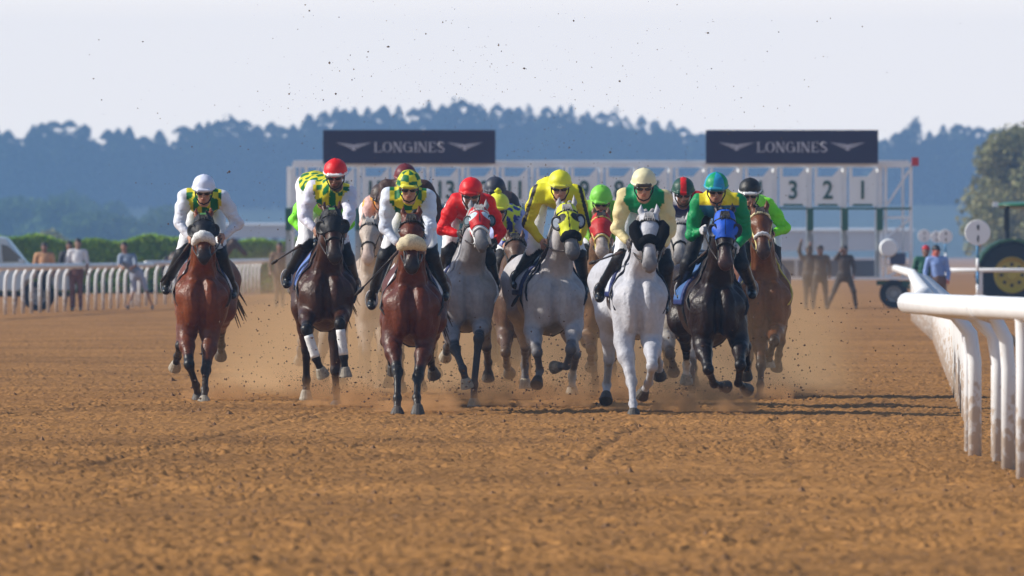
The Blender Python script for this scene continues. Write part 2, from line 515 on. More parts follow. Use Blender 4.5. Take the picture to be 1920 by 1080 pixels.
        for F_ in (B, HF):
            F_.groove([H(.22, q * .085, -.02), H(.33, q * .055, -.02), H(.44, q * .05, -.005)], .006, .012)
            F_.groove([H(.28, q * .045, .045), H(.40, q * .035, .035)], .005, .012)
            F_.groove([H(.52, q * .06, -.022), H(.57, q * .035, -.032), H(.575, 0, -.034)], .010, .007)
        # veins
        for (p_, q_, r_) in (((.06, .14), (.11, .0), (.08, -.16)), ((.14, .18), (.17, .04), (.15, -.05))):
            B.groove([sf((0, .35, cz + zz), (q * xx * 2.6, -1, 0)) for xx, zz in (p_, q_, r_)], -.007, .010)
    X_, Y_, Z_ = B.grid()
    B.F += .0035 * np.sin(17 * X_ + 6 * np.sin(5 * Z_)) * np.sin(15 * Z_ + 4 * np.sin(6 * Y_ + 3 * X_)) * (Z_ > .75)
    col, leg, muzc = S['col'], S['leg'], S['mcol']
    col, leg, muzc = map(np.array, (col, leg, muzc))
    dap = S.get('dapple', 0); socks = S.get('socks', '')
    def colfn(V, z):
        C = np.tile(col.astype(float), (len(V), 1))
        n = n3(V, 9); n2 = n3(V, 24, 5)
        C *= (1 + (n - .5)[:, None] * S.get('cvar', .35))
        if dap: C *= (1 + dap * (n2 - .55)[:, None])
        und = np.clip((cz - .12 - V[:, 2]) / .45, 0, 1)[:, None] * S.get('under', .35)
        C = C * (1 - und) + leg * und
        lg = (z == 1) | (z == 5)
        C[lg] = leg * (1 + .4 * (n[lg] - .5)[:, None])
        t = (V - poll) @ u
        hd = (z >= 2) & (z <= 4)
        mk = np.clip((t - .36) / .12, 0, 1)[:, None] * hd[:, None]
        C = C * (1 - mk) + muzc * mk
        for key, fh in ft.items():
            if key in socks:
                m = (np.linalg.norm(V - fh[1], axis=1) < S.get('sock', .24)) & lg
                C[m] = (.55, .53, .5)
        if S.get('blaze'):
            l = np.abs((V - poll) @ lat); b = (V - poll) @ nrm
            bl = S['blaze']
            m = hd & (t > bl[0]) & (t < bl[1]) & (l < bl[2]) & (b > .02)
            C[m] = (.6, .58, .56)
        if S.get('mud'):
            m = (n3(V, 14, 9) * .6 + n2 * .4 > .5)
            C[m] = C[m] * .5 + np.array((.12, .075, .045)) * .5
        sp_ = (n3(V, 42, 12) > .80) & (n3(V, 5, 2) > .42); C[sp_] = C[sp_] * .7 + np.array((.13, .085, .05)) * .3
        sw = np.clip((n3(V, 6, 31) - .55) * 4, 0, 1)[:, None] * (.12 if col[2] > .2 else .28); C = C * (1 - sw * (z != 3)[:, None])
        # sand thrown on the chest, knees and feet
        dst = np.clip(.62 - V[:, 2], 0, 1)[:, None] * (n2 > .5)[:, None] * .22
        C = C * (1 - dst) + np.array((.16, .105, .065)) * dst
        return C
    body = B.build('body', M[S.get('mat', 'coat_dark')], root, colfn, 3)
    # hooves
    for key, (f_, h_, sg, k_) in ft.items():
        a = h_ - f_; a /= np.linalg.norm(a) + 1e-9
        flat = h_[2] < .07 or 'flat' in S.get('hf', {}).get(key, '')
        if flat: a = np.array([0, -.35, -.93])
        xx = np.cross(a, [0, 1, 0.01]); xx /= np.linalg.norm(xx); yy = np.cross(a, xx)
        mb = MB(); vs = []; n = 14
        for t_, r_ in ((-.036, .038), (-.022, .049), (.055, .069), (.068, .067)):
            for i in range(n):
                an = 2 * PI * i / n
                el_ = 1.1 if math.sin(an) < 0 else .9
                p = h_ + a * t_ + xx * r_ * math.cos(an) * .95 + yy * r_ * math.sin(an) * el_
                if flat and t_ > .04: p[2] = max(h_[2] - .05 if h_[2] > .07 else .0, 0) + (.0 if t_ > .055 else .012)
                vs.append(p)
        fs = [(r * n + i, r * n + (i + 1) % n, (r + 1) * n + (i + 1) % n, (r + 1) * n + i) for r in range(3) for i in range(n)]
        fs += [tuple(range(n - 1, -1, -1)), tuple(3 * n + i for i in range(n))]
        mb._add(vs, fs)
        mb.build('hoof', M['hoof_pale' if key in S.get('pale', '') else 'hoof_dark'], root, smooth=False)
    # leg bandages
    for key, c in S.get('wraps', {}).items():
        f_, h_, sg, k_ = ft[key]
        mb = MB(); a, b = k_ * .82 + f_ * .18, k_ * .05 + f_ * .95
        pts = [a + (b - a) * i / 8 for i in range(9)]
        mb.tube(pts, [.044 + .003 * (i % 2) for i in range(8)] + [.047], 14)
        mb.build('leg_bandage', M['fleeceW'] if False else strap(c, .8), root, smooth=True)
    # eyes
    if hk != 'none' and not S.get('far'):
        for q in (-1, 1):
            mb = MB(); r = .022; c = H(.165, q * .102, .030)
            vs = []; fs = []
            for i in range(7):
                for j in range(12):
                    th = PI * (i + .001) / 6.002; ph = 2 * PI * j / 12
                    vs.append(c + r * np.array([math.sin(th) * math.cos(ph), math.sin(th) * math.sin(ph), math.cos(th)]))
            for i in range(6):
                for j in range(12): fs.append((i * 12 + j, i * 12 + (j + 1) % 12, (i + 1) * 12 + (j + 1) % 12, (i + 1) * 12 + j))
            mb._add(vs, fs); mb.build('eye', M['eye'], root, smooth=True)
    # mane and tail
    hair = M[S.get('hair', 'hair_black')]
    mb = MB()
    lr = random.Random(int(S['cx']))
    c0, c1 = np.array([0, .58, cz + .46]), H(.0, 0, .0)
    for i in range(46):
        t = i / 45; p = c0 * (1 - t) + c1 * t + np.array([0, 0, .09 * math.sin(PI * t) * .4 + .03]); q = lr.choice((-1, 1, 1))
        ln = .10 + .05 * lr.random()
        pts = [p, p + np.array([q * .03, .02, .035]), p + np.array([q * .075, .06 + .04 * lr.random(), .01]), p + np.array([q * (.10 + .03 * lr.random()), .10, -ln])]
        mb.tube(pts, [.016, .018, .013, .003], 5)
    for i in range(7):
        a = (i - 3) * .011; p = H(.0, a, .065)
        mb.tube([H(-.02, a * .6, .03), H(.02, a, .088), H(.09 + .03 * lr.random(), a * 1.6, .098)], [.012, .011, .002], 5)
    mb.build('mane', hair, root, smooth=True)
    mb = MB()
    tb = np.array([SX(2.0), 1.96, cz + .22])
    for i in range(26):
        a = lr.uniform(-1, 1); b = lr.uniform(0, 1)
        mb.tube([tb, tb + np.array([a * .03, .12, .04 * b]), tb + np.array([a * .10 + .1, .32, -.06 - .16 * b]), tb + np.array([a * .20 + .16, .45 + .1 * b, -.3 - .3 * b])], [.03, .028, .018, .003], 5)
    mb.build('tail', hair, root, smooth=True)
    # hood, blinkers, nosebands, bridle
    def ring(t, off, r, c, name, k0=0, k1=1, tilt=0.0, fuzz=0, n=30, centre=-.02):
        """strap round the head at t along it"""
        pts = []; mb = MB()
        for i in range(n + (0 if k1 - k0 >= 1 else 1)):
            an = 2 * PI * (k0 + (k1 - k0) * i / n) + PI / 2
            dd = lat * math.cos(an) + nrm * math.sin(an) + u * tilt * -math.sin(an)
            p = HF.surf(H(t, 0, centre), dd, off)
            pts.append(p)
        rr = [r * (1 + fuzz * lr.uniform(-1, 1)) * (1 if not fuzz else (.45 + .75 * math.sin(PI * (i_ + .5) / len(pts)))) for i_ in range(len(pts))]
        mb.tube(pts, rr, 8 if not fuzz else 12, closed=(k1 - k0 >= 1))
        return mb.build(name, c, root, smooth=True)
    bc = strap(S.get('bridle', BLACK))
    if hk and hk != 'none':
        HB = Field(HF.lo, HF.lo + (np.array(HF.F.shape) - 1) * .009, .008)
        hc = np.array(S['hoodcol']); trim = S.get('hoodtrim')
        t0, t1 = S.get('hoodrange', (-.03, .34))
        head(HB, .010, False)
        HB.cap(H(.0, 0, -.03), H(.03, 0, -.04), .085, .085, .03)
        def keep(X, Y, Z):
            P = ((X - poll[0]) * u[0] + (Y - poll[1]) * u[1] + (Z - poll[2]) * u[2])
            Nn = ((X - poll[0]) * nrm[0] + (Y - poll[1]) * nrm[1] + (Z - poll[2]) * nrm[2])
            return np.minimum(np.minimum(P - t0, t1 - P + .25 * Nn), .13 + Nn + 0 * P)
        HB.clip(keep)
        def hcol(V, z):
            C = np.tile(hc.astype(float), (len(V), 1)); t = (V - poll) @ u; l = (V - poll) @ lat; b = (V - poll) @ nrm
            if trim is not None:
                C[np.abs(l) < .006] = trim
                C[(t > t1 - .03 + .25 * b)] = S.get('hoodedge', trim)
                e = np.hypot(t - .165, (np.abs(l) - .075)) < .052
                C[e] = S.get('hoodeye', trim)
            return C
        HB.build('hood', M['cloth'], root, hcol)
        if S.get('hoodtag'):
            mb = MB(); p = H(.02, 0, .098)
            mb.box(p, (.06, .01, .02)); mb.build('name_tag', strap((.3, .8, .25)), root)
    cup = S.get('cups')
    if cup:
        for q in (-1, 1):
            mb = MB(); c = H(.185, q * .105, .025); nx = lat * q * .55 + nrm * .55 + u * .35; nx /= np.linalg.norm(nx)
            a1 = np.cross(nx, u); a1 /= np.linalg.norm(a1); a2 = np.cross(nx, a1)
            rad = cup.get('r', .058); n = 20; vs = []
            prof = [(rad * .95, -.045), (rad * 1.12, 0.0), (rad * 1.05, .02), (rad * .9, .024), (rad * .72, .012), (0.001, .006)]
            for r_, o_ in prof:
                for i in range(n):
                    an = 2 * PI * i / n; vs.append(c + nx * o_ + a1 * r_ * math.cos(an) + a2 * r_ * 1.15 * math.sin(an))
            fs = [(r * n + i, r * n + (i + 1) % n, (r + 1) * n + (i + 1) % n, (r + 1) * n + i) for r in range(4) for i in range(n)]
            fs += [(4 * n + i, 4 * n + (i + 1) % n, 5 * n + (i + 1) % n, 5 * n + i) for i in range(n)]
            mb._add(vs, fs); cu = mb.build('blinker_cup', strap(cup['c'], .5), root, smooth=True)
            if cup.get('in'):
                mb = MB(); vs = []
                for o_ in (.010, .020):
                    rr = rad * .78 if o_ < .015 else rad * .60
                    for i in range(n):
                        an = 2 * PI * i / n; vs.append(c + nx * (o_ + .004) + a1 * rr * math.cos(an) + a2 * rr * 1.15 * math.sin(an))
                fs = [(i, (i + 1) % n, n + (i + 1) % n, n + i) for i in range(n)] + [tuple(n + i for i in range(n))]
                mb._add(vs, fs); mb.build('lens', strap(cup['in'], .25), cu, smooth=False)
    ck = S.get('cheek')
    if ck:   # big fleece cheek pieces
        for q in (-1, 1):
            mb = MB(); pts = [HF.surf(H(t, 0, .0), lat * q + nrm * .25, .022) for t in (.08, .14, .20, .26, .32, .37)]
            mb.tube(pts, [.035, .052, .06, .058, .048, .03], 12); mb.build('cheek_piece', fleece(ck), root, smooth=True)
    nbd = S.get('fleece')
    if nbd:
        ring(nbd.get('t', .40), nbd['r'] * .55, nbd['r'], fleece(nbd['c']), 'noseband', -nbd.get('k', .22), nbd.get('k', .22), nbd.get('tilt', .2), .07, 22)
    else:
        ring(.36, .006, .011, bc, 'noseband', 0, 1, .1)
    ring(.085, .006, .011, strap(S.get('browband', S.get('bridle', BLACK))), 'browband', -.25, .25, .0, centre=-.03)
    mb = MB()
    for q in (-1, 1):
        pts = [HF.surf(H(t, 0, -.03), lat * q, .006) for t in (.02, .09, .16, .23, .30, .37, .43, .47)]
        mb.tube(pts, .009, 6)
        pts = [HF.surf(H(t, 0, -.03), lat * q * (1 if t < .2 else .75) + nrm * (.1 + .8 * max(0, t - .1)), .006) for t in (.08, .16, .24, .32, .38)]
        if S.get('bridle', BLACK) != BLACK: mb.tube(pts, .008, 6)
        bit = H(.475, q * .062, -.03)
        mb.tube([bit + .026 * (u * math.cos(a) + nrm * math.sin(a)) for a in [2 * PI * i / 12 for i in range(12)]], .006, 6, closed=True)
    mb.build('bridle', bc, root, smooth=True)
    bits = [H(.475, q * .070, -.03) for q in (-1, 1)]
    # strap round the base of the neck
    nk = S.get('neckstrap')
    if nk:
        mb = MB(); pts = []; pc = nb * .75 + nm * .25
        ax = (nm - nb) / np.linalg.norm(nm - nb)
        ax2 = ax * .75 + np.array([0, -.55, .0]); ax2 /= np.linalg.norm(ax2)
        up = np.array([0, 0, 1.0]) - ax2 * ax2[2]; up /= np.linalg.norm(up); sd = np.cross(ax2, up)
        for i in range(34):
            an = 2 * PI * i / 34; dd = sd * math.cos(an) + up * math.sin(an)
            p = B.surf(pc, dd, .007, .4)
            if math.sin(an) < -.3: p = p + np.array([0, -.015, -.02])
            pts.append(p)
        mb.tube(pts, nk.get('r', .012), 8, closed=True)
        mb.build('neck_strap', strap(nk['c']), root, smooth=True)
    if S.get('martingale'):
        mb = MB(); pts = []
        for i in range(8):
            z = cz + .18 - i * .075
            pts.append(B.surf((0, .3, z), (0, -1, 0), .006, .6))
        mb.tube(pts, .013, 6); mb.build('breast_strap', bc, root, smooth=True)
    # saddle cloth, saddle and girth
    V, Q, z = None, None, None
    C = Field((-.5 + SX(1), .45, cz - .2), (.5 + SX(1), 1.45, cz + .6), .014)
    C.ell((SX(.5), .50, cz - .03), (.235 * w, .52, .38), .05); C.ell((SX(1.0), 1.0, cz + .01), (.285 * w, .62, .36), .12)
    C.cap((0, .45, cz + .34), (SX(1.2), 1.2, cz + .32), .118, .108, .1)
    C.clip(lambda X, Y, Z: np.minimum(np.minimum(Y - .56, 1.3 - Y), Z - (cz + .0) + 0 * X + 0 * Y))
    sc_ = np.array(S.get('cloth', (.65, .67, .72))); se = np.array(S.get('cloth2', (.02, .03, .12)))
    def clc(V, z):
        Cc = np.tile(sc_.astype(float), (len(V), 1))
        m = (V[:, 2] < cz + .05) | (V[:, 1] < .61); Cc[m] = se
        return Cc
    C.build('saddle_cloth', M['cloth'], root, clc)
    Sd = Field((-.4 + SX(1), .5, cz + .1), (.4 + SX(1), 1.4, cz + .7), .015)
    Sd.cap((SX(.75), .75, cz + .43), (SX(1.15), 1.15, cz + .42), .07, .08, .05, kx=1.9)
    Sd.cap((SX(1.2), 1.18, cz + .47), (SX(1.2), 1.26, cz + .49), .05, .04, .04, kx=2.4)
    Sd.build('saddle', M['boot'], root)
    mb = MB(); pts = []
    for i in range(30):
        an = 2 * PI * i / 30; pts.append(B.surf((SX(.62), .62, cz), (math.cos(an), 0.0, math.sin(an)), .004, .6))
    mb.tube(pts, .018, 6, closed=True); mb.build('girth', strap(BLACK), root, smooth=True)
    return dict(root=root, L=L, d0=d0, Xr=Xr, cz=cz, SX=SX, s=s, bits=bits, zn=nm, B=B, w=w)

def checker(a, b, s=.085):
    a = np.array(a); b = np.array(b)
    def f(P):
        i = (np.floor(P[:, 0] / s + 100.5) + np.floor((P[:, 2] * .8 + P[:, 1] * .6) / s + 100) + np.floor((P[:, 1] * .8 - P[:, 2] * .5) / (s * 2.2) + 100)).astype(int) % 2
        return np.where(i[:, None] == 0, a, b)
    return f
def blobs(a, b, s=.11):
    a = np.array(a); b = np.array(b)
    return lambda P: np.where((np.sin(P[:, 0] * PI / s * 1.0 + .7) * np.sin((P[:, 2] + P[:, 1] * .7) * PI / s) > -.05)[:, None], a, b)

def hand_prims(F, Hn, fwd, q, r=.0, k=.008, zone=7):
    """palm, four curled fingers of unequal length and a thumb, closed round the rein"""
    fwd = fwd / (np.linalg.norm(fwd) + 1e-9)
    fwd = fwd * .5 + np.array([0, -.8, -.1]); fwd /= np.linalg.norm(fwd)
    up = np.array([0, .1, 1.0]); up -= fwd * (up @ fwd); up /= np.linalg.norm(up); sd = np.cross(fwd, up)
    if sd[0] * q < 0: sd = -sd         # sd points outwards
    P = lambda a, b, c: Hn + sd * a + fwd * b + up * c
    F.ell(Hn, (.024 + r, .045 + r, .042 + r), .02, zone)
    ln = (.030, .036, .034, .026)
    for i in range(4):
        z = .030 - i * .020
        F.cap(P(.018, .034, z), P(.010, .034 + ln[i], z - .002), .0105 + r, .0095 + r, k, zone)
        F.cap(P(.010, .034 + ln[i], z - .002), P(-.022, .030 + ln[i], z - .004), .0095 + r, .0085 + r, .004, zone)
        F.cap(P(-.022, .030 + ln[i], z - .004), P(-.026, .012, z - .004), .0085 + r, .0075 + r, .004, zone)
    F.cap(P(-.012, -.01, .036), P(-.020, .030, .048), .014 + r, .011 + r, .01, zone)
    F.cap(P(-.020, .030, .048), P(-.016, .058, .044), .011 + r, .009 + r, .006, zone)

def head_frame(hc, pitch, yaw, roll=0):
    Rm = Matrix.Rotation(yaw, 3, 'Z') @ Matrix.Rotation(pitch, 3, 'X') @ Matrix.Rotation(roll, 3, 'Y')
    Rn = np.array(Rm)
    return lambda x, y, z: np.array(hc) + Rn @ np.array([x, y, z], float), Rn

def head_prims(F, T, Rn, kz=1):
    R = Rn.T
    F.ell(T(0, .012, .03), (.076, .095, .092), .02, 6, R)
    F.ell(T(0, -.035, -.045), (.058, .058, .062), .03, 6, R)
    F.ell(T(0, -.062, -.088), (.030, .028, .024), .025, 6, R)      # chin
    F.ell(T(0, -.082, .018), (.055, .02, .018), .02, 6, R)          # brow
    for q in (-1, 1):
        F.ell(T(q * .042, -.066, -.022), (.022, .022, .020), .02, 6, R)
        F.ell(T(q * .075, .01, -.008), (.012, .022, .032), .008, 6, R)
        F.ell(T(q * .030, -.083, .002), (.014, .012, .009), .004, 8, R)
    F.cap(T(0, -.088, .008), T(0, -.110, -.032), .010, .015, .014, 6)
    F.ell(T(0, -.092, -.058), (.026, .012, .007), .006, 9, R)
    F.ell(T(0, -.089, -.070), (.022, .012, .007), .006, 9, R)
    F.cap(T(0, .03, -.05), T(0, .06, -.13), .055, .055, .03, 6)

SK = (.42, .22, .15)
def make_helmet(parent, T, Rn, colfn, pompom=None, h=.008, brim=True, name='cap'):
    F = Field(np.array(T(0, 0, .04)) - .2, np.array(T(0, 0, .04)) + .2, h)
    R = Rn.T
    F.ell(T(0, .015, .048), (.112, .132, .112), .01, 0, R)
    n = Rn @ np.array([0, -.10, 1.0]); n /= np.linalg.norm(n); c = np.array(T(0, 0, .016))
    F.clip(lambda X, Y, Z: (X - c[0]) * n[0] + (Y - c[1]) * n[1] + (Z - c[2]) * n[2])
    if brim:
        F.cap(T(-.05, -.125, .038), T(.05, -.125, .038), .012, .012, .012, 1)
        F.cap(T(-.055, -.105, .035), T(.055, -.105, .035), .014, .014, .02, 1)
        pts = [T(.113 * math.cos(a), .015 + .133 * math.sin(a), .030) for a in [2 * PI * i / 20 for i in range(21)]]
        for i in range(20): F.cap(pts[i], pts[i + 1], .0085, .0085, .006, 2)
    F.wrinkle(.0016, 60, 4)
    F.ell(T(0, .02, .160), (.013, .013, .009), .006, 0)
    def cf(V, z):
        P = (V - np.array(T(0, .015, .048))) @ Rn
        return colfn(P, z)
    o = F.build(name, M['cap'], parent, cf)
    if pompom:
        G = Field(np.array(T(0, .02, .18)) - .06, np.array(T(0, .02, .18)) + .06, .007)
        G.ell(T(0, .02, .18), (.035, .035, .03), .01); G.wrinkle(.006, 140)
        G.build('pompom', fleece(pompom), o)
    return o

def make_rider(S, Hs):
    """a jockey crouched over the withers of horse Hs"""
    L = Hs['L']; SX = Hs['SX']; cz = Hs['cz']; h = S.get('h', .011)
    rel = Hs['root'].location
    root = empty('person', (rel[0], rel[1], 0))
    tag(root, S['label'], 'jockey', 'jockeys riding in the race'); root['kind'] = 'thing'
    hc = L(S['cap'][0], S['cap'][1] + 4, .12)
    hc = hc + np.array([0, 0, -.045])
    pitch, yaw = S.get('pitch', .30), S.get('yaw', 0)
    T, Rn = head_frame(hc, pitch, yaw)
    shl, shr = L(*S['shL'], .46), L(*S['shR'], .46)
    hdl, hdr = L(*S['hdL'], .10), L(*S['hdR'], .10)
    ell_, elr = seg(shl, L(*S['elL'], .3), .30, -1), seg(shr, L(*S['elR'], .3), .30, -1)
    hdl[1] = ell_[1] - .12; hdr[1] = elr[1] - .12
    hip = L(*S['hip'], 1.0) if 'hip' in S else np.array([SX(1.0), 1.0, (shl[2] + shr[2]) / 2 - .06])
    knl, knr = L(*S['knL'], .52), L(*S['knR'], .52)
    anl, anr = L(*S['ftL'], .88), L(*S['ftR'], .88)
    anl[2] += .07; anr[2] += .07
    chest = (shl + shr) / 2
    lo = np.min([shl, shr, hdl, hdr, ell_, elr, hip, knl, knr, anl, anr, hc], axis=0) - .28
    hi = np.max([shl, shr, hdl, hdr, ell_, elr, hip, knl, knr, anl, anr, hc], axis=0) + .28
    lateral = (shr - shl); sw = np.linalg.norm(lateral); lateral /= sw
    hipl, hipr = hip - lateral * .10, hip + lateral * .10
    def torso(F, a=0, zone=0, k=.06):
        c1 = chest + np.array([0, .02, -.03])
        F.cap(shl + lateral * .045 + np.array([0, 0, -.01]), shr - lateral * .045 + np.array([0, 0, -.01]), .068 + a, .068 + a, k, zone)
        F.cap(c1, chest * .55 + hip * .45 + np.array([0, 0, -.02]), .125 + a, .118 + a, k, zone, 1.22)
        F.cap(chest * .5 + hip * .5, hip, .115 + a, .125 + a, k, zone, 1.2)
        F.cap(chest + np.array([0, -.06, .0]), chest + np.array([0, -.12, .02]), .07 + a, .05 + a * .5, k, zone)
    def arms(F, a=0, zone=1, cuff=1.0, k=.04):
        for q, s_, e_, h_ in ((-1, shl, ell_, hdl), (1, shr, elr, hdr)):
            m = s_ * .5 + e_ * .5
            F.cap(s_, m, .062 + a, .052 + a * 1.3, k, zone); F.cap(m, e_, .052 + a * 1.3, .044 + a * 1.2, k, zone)
            wv = e_ + (h_ - e_) * (.82 * cuff); F.cap(e_, wv, .044 + a * 1.2, .030 + a * .8, .03, zone)
    # the continuous body
    Bd = Field(lo, hi, S.get('hb', .009))
    torso(Bd, -.03); arms(Bd, -.010, 0)
    for q, s_, e_, h_ in ((-1, shl, ell_, hdl), (1, shr, elr, hdr)):
        f = h_ - e_; Bd.cap(e_ + f * .6, h_, .026, .023, .02, 7 if 'glove' in S else 0)
        hand_prims(Bd, h_, f, q)
    nk = T(0, .06, -.12); Bd.cap(nk, chest + np.array([0, -.04, .03]), .055, .065, .03, 0)
    head_prims(Bd, T, Rn)
    for hp, kn, an in ((hipl, knl, anl), (hipr, knr, anr)):
        Bd.cap(hp + np.array([0, .04, -.02]), kn, .060, .045, .03); Bd.cap(kn, an, .046, .030, .03); Bd.cap(an, an + np.array([0, .01, -.04]), .026, .020, .02)
    sk = np.array(S.get('skin', SK)); gl = np.array(S.get('glove', sk)); beard = S.get('beard')
    def bc(V, z):
        C = np.tile(sk.astype(float), (len(V), 1)); C[z == 7] = gl; C[z == 8] = sk * .35; C[z == 9] = sk * np.array((.85, .6, .6))
        if beard:
            P = (V - hc) @ Rn; m = (P[:, 2] < -.045) & (P[:, 1] < .03) & (z == 6); C[m] = sk * .25
        return C
    Bd.build('body', M['skin'], root, bc)
    # silks
    J = Field(lo, hi, h)
    torso(J, .012); arms(J, .010)
    J.cap(chest + np.array([0, -.02, .05]), T(0, .07, -.13), .085, .062, .04, 2)
    J.wrinkle(.0065, 44, S['cap'][0])
    for s_, e_, h_ in ((shl, ell_, hdl), (shr, elr, hdr)):       # folds across the bend of each sleeve
        for t_ in (.55, .7, .85, .97):
            c_ = s_ + (e_ - s_) * t_; J.groove([c_ + np.array([-.055, -.045, .02]), c_ + np.array([0, -.065, -.012]), c_ + np.array([.055, -.045, .012])], .010, .010)
        for t_ in (.15, .35, .6):
            c_ = e_ + (h_ - e_) * t_; J.groove([c_ + np.array([-.05, -.035, .012]), c_ + np.array([.05, -.035, -.012])], .009, .009)
    for k_ in range(5):
        J.groove([chest + np.array([-.12 + .05 * k_, -.16, -.02 - .02 * (k_ % 2)]), chest + np.array([-.09 + .045 * k_, -.10, -.16])], .010, .013)
    jf = S['silk']
    def jc(V, z):
        loc = V - chest; loc[:, 0] -= (hip - chest)[0] / (hip - chest)[1] * np.maximum(loc[:, 1], 0) * (z != 1); return jf(loc, z, V, dict(shl=shl, shr=shr, ell=ell_, elr=elr, lat=lateral))
    J.build('silks', M['cloth'], root, jc)
    # breeches
    Bq = Field(lo, hi, h)
    Bq.cap(hip + np.array([0, .02, -.04]), hip + np.array([0, .12, -.02]), .115, .13, .05, kx=1.15)
    for hp, kn, an in ((hipl, knl, anl), (hipr, knr, anr)):
        Bq.cap(hp + np.array([0, .03, -.02]), kn, .088, .066, .06); Bq.cap(kn, kn * .75 + an * .25, .068, .06, .03)
    Bq.wrinkle(.003, 50, 3)
    br = np.array(S.get('breeches', (.75, .75, .78)), float)
    kz = (knl[2] + knr[2]) / 2 + S.get('chap', .10)
    def brc(V, z):
        C = np.tile(br, (len(V), 1)); C[V[:, 2] < kz + .03 * np.sin(V[:, 0] * 30)] = (.012, .012, .015); return C
    Bq.build('breeches', M['cloth'], root, brc)
    # boots
    for kn, an in ((knl, anl), (knr, anr)):
        Fb = Field(np.minimum(kn, an) - .3, np.maximum(kn, an) + .2, .011)
        m = kn * .3 + an * .7
        Fb.cap(kn * .9 + an * .1, m, .070, .050, .02); Fb.cap(m, an, .050, .043, .02)
        Fb.cap(an, an + np.array([0, .045, -.05]), .040, .034, .02)
        Fb.cap(an + np.array([0, .03, -.055]), an + np.array([0, -.17, -.085]), .034, .032, .03, kx=1.2)
        Fb.build('boot', M['boot'], root)
        mb = MB(); c = an + np.array([0, -.09, -.02]); pts = [c + np.array([.055 * math.cos(a), 0, .09 * math.sin(a)]) for a in [2 * PI * i / 14 for i in range(14)]]
        mb.tube(pts, .008, 6, closed=True); mb.tube([c + np.array([0, .02, .09]), kn * .5 + an * .5 + np.array([0, -.05, 0]), kn + np.array([-np.sign(kn[0] - hip[0]) * .06, .08, .05])], .010, 6)
        mb.build('stirrup', strap((.35, .35, .36), .3), root, smooth=True)
    make_helmet(root, T, Rn, S['capcol'], S.get('pompom'))
    # goggles with strap
    if S.get('goggles', True):
        G = Field(np.array(T(0, -.02, .0)) - .16, np.array(T(0, -.02, .0)) + .16, .007)
        for q in (-1, 1):
            G.ell(T(q * .034, -.088, .004), (.038, .026, .027), .012, 0, Rn.T)
        G.cap(T(-.07, -.06, .006), T(-.088, .02, .012), .014, .010, .012); G.cap(T(.07, -.06, .006), T(.088, .02, .012), .014, .010, .012)
        G.build('goggles', M['goggle'], root)
    mb = MB()
    mb.tube([T(-.088, .0, .02), T(-.082, -.015, -.05), T(-.045, -.06, -.108), T(0, -.075, -.122), T(.045, -.06, -.108), T(.082, -.015, -.05), T(.088, .0, .02)], .007, 6)
    mb.build('chin_strap', strap(S.get('chin', BLACK)), root, smooth=True)
    # reins belong to the bridle of the horse
    mb = MB()
    for bit, hd in zip(Hs['bits'], (hdl, hdr)):
        m = (bit + hd) / 2 + np.array([0, 0, -.03])
        mb.tube([bit, bit * .7 + hd * .3 + np.array([0, 0, -.02]), m, hd + np.array([0, -.04, 0]), hd, hd + np.array([0, .06, -.08])], .008, 6)
    mb.build('reins', strap(S.get('rein', (.03, .02, .015))), Hs['root'], smooth=True)
    for wh in S.get('whips', ()):
        (ax, ay), (bx, by), lab = wh
        a = L(ax, ay, .15); b = L(bx, by, .75)
        ro = empty('riding_whip', (rel[0], rel[1], 0)); tag(ro, lab, 'whip', 'whips held by the jockeys')
        mb = MB(); mb.tube([a + (b - a) * t for t in (0, .3, .6, .82)], [.011, .010, .008, .007], 7); mb.build('shaft', strap((.015, .013, .014), .35), ro, smooth=True)
        mb = MB(); mb.tube([a + (b - a) * t for t in (.80, .9, 1)], [.011, .019, .013], 7); mb.build('flap', strap((.02, .015, .015), .6), ro, smooth=True)
        mb = MB(); mb.tube([a - (b - a) * .06, a + (b - a) * .12], .015, 8); mb.build('grip', strap((.05, .03, .025), .7), ro, smooth=True)
    return root
# ---------------------------------------------------------------- the field of the race
GRN = (.0, .13, .035); YEL = (.62, .56, .02); WHT = (.66, .69, .78); LIME = (.22, .80, .03); RED = (.72, .008, .01)
def plain(c, rim=None, peak=None):
    c = np.array(c, float)
    def f(P, z):
        C = np.tile(c, (len(P), 1))
        if rim is not None: C[(z == 2)] = rim
        if peak is not None or rim is not None: C[z == 1] = peak if peak is not None else rim
        return C
    return f
def cap_checker(P, z):
    an = np.arctan2(P[:, 0], -P[:, 1]); i = (np.floor(an / .70 + 50.0) + np.floor(P[:, 2] / .052 + 50.3)).astype(int) % 2
    C = np.where(i[:, None] == 0, np.array(GRN), np.array((.66, .62, .02))); C[z == 1] = (.68, .64, .05); return C
def cap_stripe(a, b, n, rim=None):
    a = np.array(a, float); b = np.array(b, float)
    def f(P, z):
        if n == 1: m = np.abs(P[:, 0]) < .028
        else: m = np.sin(np.arctan2(P[:, 0], -P[:, 1] + .02) * n + .8) > 0
        C = np.where(m[:, None], b, a)
        if rim is not None: C[z >= 1] = rim
        return C
    return f
def silk_vest(body, sleeve, w=.13, collar=None, low=None):
    """body colour or pattern on the chest, another colour on the sleeves"""
    sl = np.array(sleeve, float)
    def f(P, z, V, J):
        C = body(P) if callable(body) else np.tile(np.array(body, float), (len(P), 1))
        C = C.astype(float)
        x = np.abs(P[:, 0])
        m = (z == 1) & (x > w - .03) | (x > w + .06)
        C[m] = sl
        if collar is not None: C[z == 2] = collar
        if low is not None: C[(P[:, 2] < low[0]) & ~m] = low[1]
        return C
    return f
